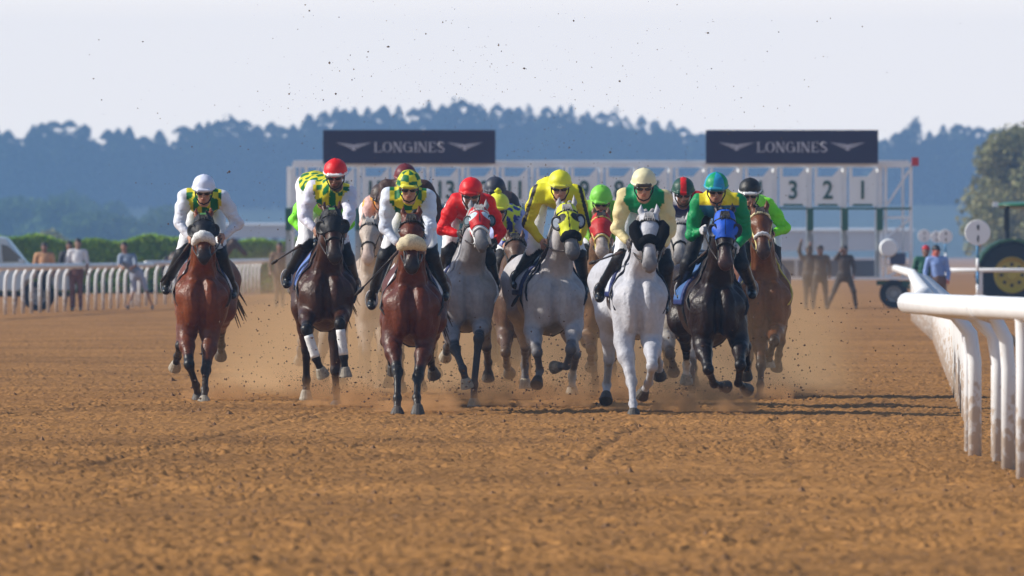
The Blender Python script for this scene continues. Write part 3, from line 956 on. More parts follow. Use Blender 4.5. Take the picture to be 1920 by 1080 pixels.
def silk_arm_stripe(base, stripe):
    b = np.array(base, float)
    def f(P, z, V, J):
        C = np.tile(b, (len(P), 1))
        C[P[:, 2] < -.11] *= np.array([.85, .72, .6])
        for s_, e_, q in ((J['shl'], J['ell'], -1), (J['shr'], J['elr'], 1)):
            t = np.clip(((V - s_) @ (e_ - s_)) / ((e_ - s_) @ (e_ - s_)), -.2, 1.8)
            side = (V[:, 0] - s_[0]) - t * (e_[0] - s_[0])
            C[(np.abs(side * q - .038) < .017) & (z == 1)] = stripe
        return C
    return f
vestA = silk_vest(blobs(YEL, GRN, .085), WHT, .12)
BAY = dict(col=(.145, .032, .006), leg=(.008, .006, .005), mcol=(.022, .014, .012))
DBAY = dict(col=(.045, .014, .006), leg=(.012, .009, .009), mcol=(.03, .02, .017))
BLK = dict(col=(.014, .006, .005), leg=(.009, .007, .007), mcol=(.03, .018, .014))
CHB = dict(col=(.13, .042, .014), leg=(.022, .014, .012), mcol=(.05, .025, .018))
MUD = dict(col=(.13, .062, .034), leg=(.08, .045, .028), mcol=(.09, .05, .035), mud=True)
GRY = dict(col=(.27, .265, .285), leg=(.035, .034, .038), mcol=(.12, .115, .12), mat='coat_grey', dapple=.45, cvar=.35, under=.2, hair='hair_grey')
LGR = dict(col=(.42, .405, .42), leg=(.13, .125, .135), mcol=(.10, .095, .10), mat='coat_grey', dapple=.25, cvar=.25, under=.15, hair='hair_grey')
WGR = dict(col=(.43, .44, .49), leg=(.36, .365, .40), mcol=(.16, .15, .155), mat='coat_grey', dapple=.04, cvar=.08, under=.05, hair='hair_grey')

TEAM = []
def team(hd, rd): TEAM.append((hd, rd))

# bay on the far left, white sheepskin noseband
team(dict(BAY, label='bay horse in a black hood with a white sheepskin noseband', cx=378, yg=752, arch=628, sh=.02, w=1.0,
    poll=(381, 411), muz=(385, 492), pale='FRHL',
    FL=((350, 628), (356, 683), (368, 722), (371, 742), (-1, 1, 1)), FR=((394, 628), (387, 694), (386, 729), (385, 748), (-1, -1, -1)),
    HL=((340, 648), (334, 668), (329, 684), (-1, 1, 1)), HR=((413, 620), (413, 648), (411, 664), (1, 1, 1)),
    hood=1, hoodcol=(.010, .010, .014), ear=1.0, hoodrange=(-.03, .33), hoodtag=True, cups=dict(c=(.010, .010, .013), r=.056),
    fleece=dict(c=(.75, .75, .74), r=.048, t=.35, tilt=.15), neckstrap=dict(c=(.05, .03, .02)), martingale=False),
  dict(label='jockey in a white cap and white sleeves with yellow and green vest, on the left', cap=(382, 345), shL=(346, 368), shR=(417, 370),
    elL=(336, 418), elR=(445, 420), hdL=(357, 448), hdR=(415, 446), knL=(341, 476), knR=(414, 480), ftL=(312, 544), ftR=(437, 553),
    silk=vestA, capcol=plain((.66, .70, .85)), chap=.09, whips=[((352, 462), (302, 528), 'thin black whip beside the boot of the jockey in the white cap')]))
# dark bay, black hood, white bandages
team(dict(DBAY, label='dark brown horse in a black hood with white bandages on its forelegs', cx=612, yg=764, arch=624, sh=-.05, w=1.02,
    poll=(622, 400), muz=(629, 493), pale='HLFLFR', wraps=dict(FL=(.7, .7, .7), FR=(.7, .7, .7)),
    FL=((578, 585), (576, 618), (594, 672), (603, 694), (-1, -1, 1)), FR=((640, 585), (638, 606), (646, 668), (648, 694), (-1, -1, 1)),
    HL=((574, 655), (574, 712), (573, 738), (1, 1, -1)), HR=((629, 694), (630, 730), (631, 757), (1, 1, -1)),
    hood=1, hoodcol=(.010, .010, .013), ear=1.0, hoodrange=(-.03, .26), hoodtag=True, cups=dict(c=(.010, .010, .012), r=.058),
    neckstrap=dict(c=(.03, .02, .02)), martingale=False, cloth=(.12, .2, .5)),
  dict(label='jockey in a red cap with white rim and yellow and green checked vest', cap=(629, 316), shL=(586, 352), shR=(655, 363),
    elL=(570, 408), elR=(655, 404), hdL=(592, 433), hdR=(646, 434), hip=(590, 346), knL=(574, 458), knR=(652, 486), ftL=(538, 532), ftR=(666, 545),
    silk=silk_vest(blobs(YEL, GRN, .065), (.66, .66, .78), .125, low=(-.16, (.60, .58, .70))), capcol=plain(RED, (.8, .78, .78)), beard=True, skin=(.30, .15, .10), yaw=-.1,
    whips=[((560, 462), (510, 494), 'black whip held low by the jockey in the red cap with white rim')]))
# bay with cream sheepskin
team(dict(BAY, label='bay horse with a large cream sheepskin noseband', cx=772, yg=776, arch=652, sh=.02, w=1.0, col=(.095, .020, .006),
    poll=(771, 409), muz=(773, 512), pale='', cvar=.3,
    FL=((735, 640), (746, 697), (746, 745), (746, 769), (-1, -1, -1)), FR=((797, 640), (784, 707), (782, 744), (784, 764), (-1, -1, -1)),
    HL=((722, 640), (730, 668), (735, 690), (1, 1, 1)), HR=((806, 650), (806, 678), (811, 698), (1, 1, 1)),
    fleece=dict(c=(.68, .60, .42), r=.062, t=.35, tilt=.15, k=.20), neckstrap=dict(c=(.03, .02, .02)), hood='', martingale=False),
  dict(label='jockey in a green and yellow checked cap with white sleeves', cap=(767, 338), shL=(728, 366), shR=(803, 370),
    elL=(722, 428), elR=(806, 424), hdL=(748, 460), hdR=(794, 466), knL=(722, 480), knR=(809, 480), ftL=(697, 572), ftR=(834, 556),
    silk=silk_vest(checker(YEL, GRN, .085), (.62, .68, .80), .115), capcol=cap_checker, whips=[((742, 476), (667, 553), 'long black whip angled down beside the cream noseband horse')]))
# dapple grey, red hood
team(dict(GRY, label='grey horse in a red hood with a white bridle', cx=878, yg=762, arch=626, sh=-.06, w=.96,
    poll=(897, 397), muz=(904, 468), pale='FLHLFR', bridle=(.75, .75, .75),
    FL=((845, 610), (854, 655), (868, 690), (874, 714), (-1, -1, 1)), FR=((902, 606), (898, 634), (889, 720), (889, 752), (-1, -1, -1)),
    HL=((843, 640), (838, 652), (835, 666), (1, 1, 1)), HR=((912, 650), (915, 680), (915, 702), (1, 1, 1)),
    hood=1, hoodcol=(.5, .01, .015), hoodrange=(-.01, .29), hoodtrim=(.03, .02, .03), hoodeye=(.5, .62, .70), hoodedge=(.5, .01, .015), cups=dict(c=(.02, .02, .025), r=.05, **{'in': (.12, .18, .22)}),
    neckstrap=dict(c=(.5, .5, .52)), h=.014),
  dict(label='jockey in a red cap and red jacket with a white yoke', cap=(883, 351), shL=(854, 377), shR=(914, 378),
    elL=(828, 430), elR=(938, 436), hdL=(862, 438), hdR=(928, 456), knL=(841, 470), knR=(917, 486), ftL=(828, 540), ftR=(928, 545),
    silk=silk_vest((.55, .012, .015), RED, .135, collar=(.5, .5, .55)), capcol=plain(RED, (.5, .01, .012)), beard=True, skin=(.32, .16, .11), glove=(.02, .02, .02)))
# light grey, yellow hood
team(dict(LGR, label='light grey horse in a yellow hood with black eye cups', cx=1042, yg=762, arch=632, sh=-.13, w=1.08,
    poll=(1062, 391), muz=(1075, 485), pale='HLHRFR', socks='HR',
    FL=((1000, 620), (1007, 660), (1012, 694), (1008, 712), (-1, 1, -1)), FR=((1076, 610), (1070, 654), (1062, 686), (1046, 688), (-1, 1, 1)),
    HL=((985, 650), (984, 685), (985, 717), (1, 1, -1)), HR=((1080, 664), (1073, 706), (1073, 730), (1, 1, 1)), hf=dict(HR='flat'),
    hood=1, hoodcol=(.66, .70, .03), hoodrange=(-.03, .34), hoodtrim=(.02, .02, .02), hoodedge=(.66, .70, .03), hoodeye=(.02, .02, .02), cups=dict(c=(.012, .012, .015), r=.060, **{'in': (.35, .40, .48)}),
    fleece=dict(c=(.012, .012, .014), r=.036, t=.38, tilt=.1), neckstrap=dict(c=(.012, .012, .02)), ear=.1, cloth=(.6, .65, .75)),
  dict(label='jockey in a yellow cap and yellow silks with black arm stripes', cap=(1050, 337), shL=(1009, 358), shR=(1082, 362),
    elL=(990, 418), elR=(1096, 418), hdL=(1018, 456), hdR=(1082, 462), hip=(1034, 356), knL=(1000, 470), knR=(1086, 476), ftL=(967, 534), ftR=(1096, 545),
    silk=silk_arm_stripe((.74, .70, .02), (.015, .012, .012)), capcol=plain((.78, .76, .03), (.62, .60, .05)), chap=.0,
    whips=[((1024, 470), (960, 574), 'brown whip hanging beside the boot of the jockey in yellow')]))
# white
team(dict(WGR, label='white horse with black cheek pieces and dark muzzle', cx=1200, yg=779, arch=640, sh=-.09, w=.87,
    poll=(1217, 407), muz=(1217, 509), pale='', under=.05,
    FL=((1170, 640), (1184, 716), (1186, 756), (1187, 772), (-1, -1, -1)), FR=((1222, 640), (1222, 686), (1216, 717), (1207, 735), (-1, 1, 1)),
    HL=((1142, 674), (1138, 722), (1137, 742), (1, 1, -1)), HR=((1230, 660), (1236, 682), (1238, 700), (1, 1, 1)),
    hood='', cheek=(.006, .006, .008), fleece=dict(c=(.006, .006, .008), r=.036, t=.34, tilt=.3), neckstrap=dict(c=(.012, .012, .02)), ear=.0, martingale=False, cloth=(.55, .6, .7)),
  dict(label='jockey in a cream cap with cream sleeves and green vest', cap=(1207, 335), shL=(1170, 368), shR=(1246, 370),
    elL=(1158, 430), elR=(1257, 430), hdL=(1180, 456), hdR=(1242, 466), hip=(1204, 366), knL=(1163, 484), knR=(1249, 500), ftL=(1124, 558), ftR=(1246, 580),
    silk=silk_vest((.0, .21, .075), (.68, .58, .30), .13), capcol=plain((.74, .68, .42), (.74, .70, .5), (.05, .04, .03)), glove=(.05, .04, .04),
    whips=[((1162, 474), (1106, 494), 'thin black whip pointing left from the jockey in the cream cap')]))
# black with blue hood
team(dict(BLK, label='nearly black horse in a bright blue hood', cx=1346, yg=768, arch=652, sh=-.13, w=1.02,
    poll=(1359, 403), muz=(1359, 506), pale='HL', socks='HL',
    FL=((1318, 645), (1327, 692), (1339, 720), (1356, 724), (-1, 1, 1)), FR=((1386, 640), (1387, 684), (1384, 718), (1397, 728), (-1, 1, 1)),
    HL=((1287, 650), (1289, 684), (1289, 708), (1, 1, 1)), HR=((1400, 650), (1402, 680), (1402, 700), (1, 1, 1)),
    hood=1, hoodcol=(.012, .09, .52), ear=1.0, hoodrange=(-.03, .27), hoodtrim=(.01, .015, .05), hoodedge=(.012, .09, .52), hoodeye=(.012, .09, .52), cups=dict(c=(.012, .014, .03), r=.055), mcol=(.07, .035, .03),
    neckstrap=dict(c=(.02, .015, .015), r=.014), cloth=(.05, .12, .3)),
  dict(chap=.6, label='jockey in a green and blue striped cap with green sleeves', cap=(1343, 342), shL=(1309, 378), shR=(1386, 378),
    elL=(1297, 440), elR=(1399, 436), hdL=(1318, 432), hdR=(1382, 464), hip=(1346, 376), knL=(1290, 495), knR=(1390, 495), ftL=(1276, 554), ftR=(1410, 552),
    silk=silk_vest(lambda P: np.where((P[:, 2] > -.035)[:, None], np.array((.75, .62, .02)), np.array((.02, .13, .26))), (.0, .24, .07), .125),
    capcol=cap_stripe((.0, .30, .11), (.02, .28, .50), 4, (.02, .28, .42)), glove=(.45, .45, .47), skin=(.36, .18, .12),
    whips=[((1322, 474), (1264, 525), 'black whip held low by the jockey in the striped cap')]))
# chestnut bay on the right, yellow bridle
team(dict(CHB, label='chestnut horse with a yellow bridle and white nose band at the right', cx=1437, yg=748, arch=628, sh=-.02, w=.95,
    poll=(1424, 397), muz=(1431, 483), pale='HLFR', bridle=(.70, .62, .25), browband=(.75, .68, .4), socks='HL',
    FL=((1426, 628), (1426, 686), (1424, 720), (1423, 742), (-1, -1, -1)), FR=((1455, 618), (1450, 640), (1443, 662), (1442, 680), (-1, 1, 1)),
    HL=((1404, 670), (1400, 712), (1402, 735), (1, 1, -1)), HR=((1465, 640), (1462, 665), (1460, 684), (1, 1, 1)), hf=dict(FR='flat'),
    hood='', blaze=(.02, .07, .02), neckstrap=dict(c=(.6, .5, .1)), fleece=dict(c=(.7, .7, .72), r=.018, t=.36, tilt=.1), cloth=(.04, .1, .35), h=.014),
  dict(label='jockey in a black cap with white rim and lime sleeves', cap=(1406, 351), shL=(1384, 385), shR=(1440, 384),
    elL=(1388, 432), elR=(1472, 428), hdL=(1408, 446), hdR=(1448, 440), knL=(1400, 490), knR=(1453, 497), ftL=(1400, 560), ftR=(1464, 574),
    silk=silk_vest((.28, .80, .06), LIME, .13), capcol=plain((.012, .012, .013), (.7, .7, .7)), skin=(.40, .21, .14), chap=.2))
# ---- the second row, seen between the leaders
B_ = dict(h=.018, far=True)
R_ = dict(h=.015, hb=.012)
team(dict(LGR, **B_, label='pale dusty horse half hidden behind the dark horse with bandages', cx=606, yg=740, arch=620, sh=0, w=.95,
    poll=(606, 428), muz=(606, 500), pale='FLHL', col=(.30, .25, .20) if False else (.32, .28, .24)) | dict(
    FL=((580, 620), (590, 668), (600, 690), (604, 704), (-1, 1, 1)), FR=((635, 620), (640, 670), (642, 700), (642, 718), (-1, 1, 1)),
    HL=((566, 640), (562, 655), (560, 672), (1, 1, 1)), HR=((598, 680), (591, 715), (590, 738), (1, 1, -1)), hood='', label='pale dusty horse half hidden behind the dark horse with bandages'),
  dict(R_, label='jockey in lime silks half hidden behind the red and white cap', cap=(606, 352), shL=(574, 372), shR=(640, 372),
    elL=(552, 412), elR=(654, 420), hdL=(574, 440), hdR=(634, 440), knL=(560, 480), knR=(650, 480), ftL=(548, 545), ftR=(660, 545),
    silk=silk_vest((.3, .75, .08), LIME, .12), capcol=plain((.3, .75, .08))))
team(dict(MUD, **B_, cx=768, yg=744, arch=622, sh=.0, w=.95, label='brown horse hidden behind the bay with the cream noseband',
    poll=(764, 420), muz=(764, 490), pale='', FL=((745, 620), (750, 668), (752, 700), (752, 722), (-1, 1, 1)), FR=((790, 620), (792, 670), (790, 700), (790, 720), (-1, 1, 1)),
    HL=((735, 650), (730, 690), (728, 716), (1, 1, 1)), HR=((812, 650), (816, 680), (818, 696), (1, 1, 1)), hood=''),
  dict(R_, label='jockey in a maroon cap and brown jacket behind the checked cap', cap=(760, 324), shL=(722, 350), shR=(798, 350),
    elL=(722, 400), elR=(824, 400), hdL=(745, 440), hdR=(800, 440), knL=(730, 470), knR=(805, 475), ftL=(716, 540), ftR=(822, 540),
    silk=silk_vest((.06, .03, .025), (.055, .028, .024), .13), capcol=plain((.13, .015, .02), (.2, .05, .05))))
team(dict(LGR, **B_) | dict(cx=700, yg=728, arch=612, sh=.02, w=.85, label='pale pinkish grey horse in the dust left of the cream noseband horse', mcol=(.4, .3, .26), col=(.40, .33, .28),
    poll=(694, 418), muz=(690, 494), pale='FLFRHLHR', FL=((684, 610), (688, 660), (690, 690), (690, 712), (-1, 1, 1)), FR=((716, 610), (716, 660), (714, 690), (712, 718), (-1, 1, -1)),
    HL=((680, 650), (678, 680), (678, 700), (1, 1, 1)), HR=((722, 650), (722, 690), (722, 712), (1, 1, 1)), hood=''),
  dict(R_, label='jockey in a brown cap and orange vest with pale sleeves, in the dust', cap=(714, 360), shL=(696, 378), shR=(744, 376),
    elL=(684, 420), elR=(752, 420), hdL=(696, 446), hdR=(738, 446), knL=(688, 470), knR=(740, 475), ftL=(678, 535), ftR=(745, 535),
    silk=silk_vest((.80, .36, .03), (.62, .40, .36), .11, low=(-.1, (.7, .45, .4))), capcol=plain((.05, .03, .025))))
team(dict(MUD, **B_, cx=942, yg=740, arch=628, sh=.02, w=1.0, label='mud covered brown horse right of the grey in the red hood',
    poll=(952, 452), muz=(950, 522), pale='', FL=((920, 625), (926, 670), (918, 690), (916, 704), (-1, 1, 1)), FR=((968, 625), (966, 680), (966, 712), (966, 730), (-1, -1, -1)),
    HL=((930, 660), (938, 682), (944, 694), (1, 1, 1)), HR=((975, 650), (980, 690), (980, 712), (1, 1, 1)), hood=''),
  dict(R_, label='jockey in a dark navy cap and grey jacket behind the red jacket', cap=(928, 348), shL=(908, 374), shR=(958, 374),
    elL=(906, 420), elR=(972, 412), hdL=(920, 440), hdR=(952, 440), knL=(915, 480), knR=(972, 480), ftL=(905, 545), ftR=(985, 545),
    silk=silk_vest((.14, .09, .085), (.06, .05, .055), .10), capcol=plain((.035, .04, .06))))
team(dict(MUD, **B_) | dict(cx=966, yg=751, arch=634, sh=.02, w=.9, label='dark brown horse between the mud covered brown one and the yellow hooded grey', col=(.09, .045, .03),
    poll=(966, 452), muz=(968, 518), pale='', FL=((948, 620), (948, 660), (950, 684), (954, 696), (-1, 1, 1)), FR=((984, 620), (986, 660), (984, 690), (984, 708), (-1, 1, -1)),
    HL=((950, 650), (952, 680), (952, 700), (1, 1, 1)), HR=((990, 650), (990, 686), (990, 706), (1, 1, 1)), hood=''),
  dict(R_, label='jockey in a yellow cap with a pompom and blue and yellow silks', cap=(934, 379), shL=(930, 404), shR=(974, 406),
    elL=(930, 440), elR=(986, 446), hdL=(948, 462), hdR=(972, 464), knL=(940, 490), knR=(984, 490), ftL=(935, 545), ftR=(990, 545),
    silk=silk_vest(blobs((.60, .70, .05), (.03, .05, .30), .07), (.32, .36, .62), .09), capcol=plain((.70, .74, .05)), pompom=(.68, .70, .04)))
team(dict(MUD, **B_) | dict(cx=1126, yg=744, arch=634, sh=.0, w=.92, label='chestnut horse in a red hood behind the yellow and cream jockeys', col=(.17, .09, .05), mcol=(.5, .42, .38),
    poll=(1127, 408), muz=(1129, 482), pale='FL', blaze=(.1, .5, .018), browband=(.6, .5, .1), bridle=(.6, .5, .15),
    FL=((1102, 630), (1108, 655), (1108, 672), (1108, 684), (-1, 1, 1)), FR=((1148, 630), (1144, 670), (1140, 700), (1138, 716), (-1, 1, 1)),
    HL=((1112, 670), (1116, 715), (1118, 736), (1, 1, -1)), HR=((1150, 650), (1150, 690), (1150, 712), (1, 1, 1)),
    hood=1, hoodcol=(.45, .02, .02), hoodrange=(-.03, .30)),
  dict(R_, label='jockey in a bright green cap and green silks between the greys', cap=(1127, 364), shL=(1096, 390), shR=(1158, 390),
    elL=(1094, 430), elR=(1162, 430), hdL=(1110, 452), hdR=(1146, 452), knL=(1098, 480), knR=(1152, 480), ftL=(1088, 545), ftR=(1160, 545), pitch=.5,
    silk=silk_vest((.22, .48, .05), (.25, .55, .05), .12), capcol=plain((.20, .62, .06)), skin=(.34, .17, .11)))
team(dict(GRY, **B_) | dict(cx=1274, yg=748, arch=632, sh=.0, w=.92, label='speckled grey horse between the white and the blue hooded horses', col=(.42, .40, .38), dapple=.8,
    poll=(1276, 420), muz=(1274, 494), pale='FRHL', FL=((1250, 630), (1256, 664), (1262, 684), (1263, 694), (-1, 1, 1)), FR=((1296, 630), (1296, 690), (1296, 726), (1296, 744), (-1, -1, -1)),
    HL=((1248, 650), (1252, 676), (1254, 694), (1, 1, 1)), HR=((1300, 650), (1302, 690), (1302, 712), (1, 1, 1)), hood=''),
  dict(R_, label='jockey in a dark green cap with a red stripe and red and black jacket', cap=(1281, 350), shL=(1254, 376), shR=(1310, 372),
    elL=(1252, 424), elR=(1312, 424), hdL=(1272, 446), hdR=(1300, 446), knL=(1258, 480), knR=(1304, 480), ftL=(1254, 545), ftR=(1312, 545),
    silk=lambda P, z, V, J: np.where((P[:, 0] > .07)[:, None], np.array((.45, .01, .015)), np.where((P[:, 0] < -.11)[:, None], np.array((.012, .012, .014)), np.where((P[:, 2] < -.06)[:, None], np.array((.03, .04, .15)), np.array((.5, .5, .55))))),
    capcol=cap_stripe((.01, .06, .04), (.6, .01, .01), 1), beard=True, skin=(.38, .2, .14), glove=(.6, .02, .02)))
for hd_, rd_ in TEAM:
    make_rider(rd_, make_horse(hd_))
# ---------------------------------------------------------------- the setting: ground and track
def dirt_mat(name, base, dark, sc_=1.0, bump=.6):
    m = bpy.data.materials.new(name); m.use_nodes = True; nt = m.node_tree; b = nt.nodes['Principled BSDF']
    b.inputs['Roughness'].default_value = .95; b.inputs['Specular IOR Level'].default_value = .15
    tc = nt.nodes.new('ShaderNodeTexCoord')
    def noise(s, d, r=.6):
        n = nt.nodes.new('ShaderNodeTexNoise'); n.inputs['Scale'].default_value = s; n.inputs['Detail'].default_value = d; n.inputs['Roughness'].default_value = r
        nt.links.new(tc.outputs['Object'], n.inputs['Vector']); return n
    a = noise(.22 * sc_, 4); f = noise(16 * sc_, 6, .75); g = noise(1.6 * sc_, 5, .6)
    r1 = nt.nodes.new('ShaderNodeValToRGB'); r1.color_ramp.elements[0].position = .34; r1.color_ramp.elements[1].position = .64
    r1.color_ramp.elements[0].color = (*dark, 1); r1.color_ramp.elements[1].color = (*base, 1)
    mx = nt.nodes.new('ShaderNodeMath'); mx.operation = 'MULTIPLY_ADD'; mx.inputs[1].default_value = .40
    m2 = nt.nodes.new('ShaderNodeMath'); m2.operation = 'MULTIPLY_ADD'; m2.inputs[1].default_value = .28
    m3 = nt.nodes.new('ShaderNodeMath'); m3.operation = 'MULTIPLY'; m3.inputs[1].default_value = .34
    nt.links.new(a.outputs['Fac'], m3.inputs[0])
    nt.links.new(g.outputs['Fac'], m2.inputs[0]); nt.links.new(m3.outputs[0], m2.inputs[2])
    nt.links.new(f.outputs['Fac'], mx.inputs[0]); nt.links.new(m2.outputs[0], mx.inputs[2])
    nt.links.new(mx.outputs[0], r1.inputs[0]); nt.links.new(r1.outputs[0], b.inputs['Base Color'])
    bp = nt.nodes.new('ShaderNodeBump'); bp.inputs['Strength'].default_value = bump; bp.inputs['Distance'].default_value = .02
    nt.links.new(f.outputs['Fac'], bp.inputs['Height']); nt.links.new(bp.outputs[0], b.inputs['Normal'])
    return m
SAND = (.42, .203, .060); SAND_D = (.105, .050, .015)
dm = dirt_mat('track_sand', SAND, SAND_D)
# one sheet out to the horizon, lying below the worked surface of the track
mb = MB(); mb._add([(-2500, 20, -.06), (2500, 20, -.06), (2500, 4000, -.06), (-2500, 4000, -.06)], [(0, 1, 2, 3)])
g = mb.build('ground', dirt_mat('field_sand', (.40, .24, .12), (.28, .15, .07), .4, .2)); g['kind'] = 'structure'
# harrowed racing surface: real clods and grooves
ys = [44.0]
while ys[-1] < 760: ys.append(ys[-1] + max(.030, .0000085 * ys[-1] ** 2))
ys = np.array(ys); nx = 1000
hw = 1.2 + ys * .050
U = np.linspace(-1, 1, nx)
X = U[None, :] * hw[:, None] + 0 * ys[:, None]; Y = np.repeat(ys[:, None], nx, 1)
X0_, Y0_ = X, Y
wx = X + .18 * (vnoise(X / .3, Y / .5, 21) - .5); wy = Y + .3 * (vnoise(X / .35 + 5, Y / .55, 22) - .5)
X = wx * .82 + wy * .37; Y = wy * .86 - wx * .41
fall = np.clip(130 / Y0_, .12, 1.15)
n1 = vnoise(X / .055, Y / .10, 1); n2 = vnoise(X / .13 + 9, Y / .24, 2); n3_ = vnoise(X / .9, Y / 1.5, 3); n4 = vnoise(X / .028, Y / .06, 4); n5 = vnoise(X / 3.2, Y / 5.0, 8)
Zt = (n1 ** 3) * .024 + (n2 ** 3) * .010 + (n3_ - .5) * .010 + n4 ** 2 * .026 + (n5 - .5) * .02
pits = np.clip(vnoise(X / .15 + 3, Y / .20, 11) - .76, 0, 1) * .12
Zt = Zt * (.55 + .7 * vnoise(X / 1.7, Y / 2.6, 6)) - pits
X, Y = X0_, Y0_
def groove(p, q, wd, dp):
    px = (q[1] - Y) / (q[1] - p[1]); xc = p[0] * px + q[0] * (1 - px); m = np.clip(px, 0, 1) == px
    e = np.clip(px * 8, 0, 1) * np.clip((1 - px) * 8, 0, 1)
    dd = X - xc + .05 * (vnoise(Y * .8, Y * 0, 5) - .5)
    return m * e * (-dp * np.exp(-(dd / wd) ** 2) + dp * .7 * np.exp(-((dd - wd * 2) / wd) ** 2) + dp * .7 * np.exp(-((dd + wd * 2) / wd) ** 2))
Zt += groove((-3.15, 73.5), (-1.65, 108), .055, .012) + groove((.47, 78), (1.08, 97), .06, .012) + groove((-5.6, 96), (-3.4, 112), .06, .015) + groove((1.9, 74), (2.5, 108), .07, .008)
Zt *= fall * .8
Zt -= np.median(Zt)
idx = np.arange(len(ys) * nx).reshape(len(ys), nx)
Q = np.stack([idx[:-1, :-1].ravel(), idx[:-1, 1:].ravel(), idx[1:, 1:].ravel(), idx[1:, :-1].ravel()], 1)
V = np.stack([X.ravel(), Y.ravel(), Zt.ravel()], 1)
t_ = mesh_obj('track', V, Q, dm, smooth=True); t_['kind'] = 'structure'

# thrown sand: clods in the air and lumps on the track (nobody could count them)
lr = random.Random(5)
def clod(mb, c, r):
    n = []
    for a in ((1,0,0),(-1,0,0),(0,1,0),(0,-1,0),(0,0,1),(0,0,-1)):
        k = r * lr.uniform(.5, 1.2); n.append((c[0] + a[0] * k * lr.uniform(.7, 1.5), c[1] + a[1] * k, c[2] + a[2] * k))
    mb._add(n, [(0,2,4),(2,1,4),(1,3,4),(3,0,4),(2,0,5),(1,2,5),(3,1,5),(0,3,5)])
mb = MB()
for px, py, r in ((728, 88, 2.6), (663, 130, 2), (580, 20, 2), (572, 9, 2.4), (618, 118, 2.8), (637, 133, 2), (690, 97, 1.6), (830, 42, 2.4), (798, 63, 2), (935, 85, 2.6), (940, 96, 2), (983, 128, 2.6), (1075, 39, 2), (1327, 62, 2.8), (1162, 152, 2.4), (864, 158, 1.8), (660, 150, 2.2), (606, 187, 2), (540, 203, 1.8), (630, 176, 2.2),
                  (542, 176, 2.4), (190, 187, 1.6), (268, 78, 1.8), (295, 212, 1.8), (430, 322, 2.8), (360, 275, 1.8), (465, 280, 1.8), (255, 343, 1.8), (316, 420, 2.2), (427, 324, 2), (487, 343, 1.8), (440, 425, 1.6), (521, 430, 2.4), (1144, 285, 2.6), (1068, 276, 2), (1215, 311, 2), (1460, 60, 2), (1532, 40, 2), (1376, 162, 1.8), (1800, 44, 1.5), (1508, 150, 1.5)):
    d = lr.uniform(104, 109); clod(mb, W(px, py, d), r / 205)
for i in range(2200):
    px = lr.gauss(930, 330); py = 450 - abs(lr.gauss(0, 210)); d = lr.uniform(103, 125)
    if py < 2 or px < 100 or px > 1700: continue
    clod(mb, W(px, py, d), lr.choice((.3, .35, .4, .45, .5, .8)) * .0085)
feet = [(400, 735), (590, 715), (650, 715), (690, 745), (745, 740), (800, 730), (860, 720), (930, 715), (1010, 715), (1060, 700), (1120, 735), (1210, 735), (1245, 720), (1300, 715), (1345, 760), (1400, 735), (1480, 730), (1035, 765)]
for i in range(2400):
    fx, fy = lr.choice(feet); px = fx + lr.gauss(0, 38); up = abs(lr.gauss(0, 1)) ** 1.4 * 62; py = fy + 22 - up
    d = lr.uniform(104.5, 118); s_ = FPX / d; p = W(px, py, d)
    if p[2] < .02: p[2] = lr.uniform(.0, .05)
    clod(mb, p, min(abs(lr.gauss(0, 1)) ** 1.5 * .005 + .003, .013))
for i in range(420):     # spray on the open ground to the right and left
    px = lr.choice((lr.uniform(1470, 1700), lr.uniform(440, 560))); py = lr.uniform(560, 760); d = lr.uniform(106, 120); p = W(px, py, d)
    if p[2] < .02: continue
    clod(mb, p, min(abs(lr.gauss(0, 1)) ** 1.6 * .004 + .0028, .011))
o = mb.build('flying_dirt', mat('clod', (.11, .065, .04), .95)); tag(o, 'dark clods of dirt thrown up by the hooves', 'dirt', kind='stuff')
mb = MB()
for i in range(5000):
    d = 52 + 100 * lr.random() ** 1.3; X_ = lr.uniform(-1, 1) * (.6 + d * .048); clod(mb, (X_, d, .004), abs(lr.gauss(0, 1)) ** 1.5 * .006 + .005)
o = mb.build('loose_clods', mat('clod_ground', (.20, .105, .048), .95)); tag(o, 'small loose lumps of sand scattered on the track', 'dirt', kind='stuff')

# ---------------------------------------------------------------- running rails
WP = mat('white_plastic', (.78, .79, .81), .38, var=.05, vscale=3)
# sand splashed on the lower posts, faint scuffs higher up
nt = WP.node_tree; b_ = nt.nodes['Principled BSDF']; src = b_.inputs['Base Color'].links[0].from_socket
tc = nt.nodes.new('ShaderNodeTexCoord'); sx = nt.nodes.new('ShaderNodeSeparateXYZ'); nt.links.new(tc.outputs['Object'], sx.inputs[0])
nz = nt.nodes.new('ShaderNodeTexNoise'); nz.inputs['Scale'].default_value = 14; nz.inputs['Detail'].default_value = 6; nt.links.new(tc.outputs['Object'], nz.inputs['Vector'])
mz_ = nt.nodes.new('ShaderNodeMapRange'); mz_.inputs[1].default_value = 0; mz_.inputs[2].default_value = .7; mz_.inputs[3].default_value = .32; mz_.inputs[4].default_value = -.02; nt.links.new(sx.outputs['Z'], mz_.inputs[0])
ad = nt.nodes.new('ShaderNodeMath'); ad.operation = 'ADD'; nt.links.new(nz.outputs['Fac'], ad.inputs[0]); nt.links.new(mz_.outputs[0], ad.inputs[1])
rg = nt.nodes.new('ShaderNodeMapRange'); rg.inputs[1].default_value = .62; rg.inputs[2].default_value = .72; rg.inputs[3].default_value = 0; rg.inputs[4].default_value = .6; nt.links.new(ad.outputs[0], rg.inputs[0])
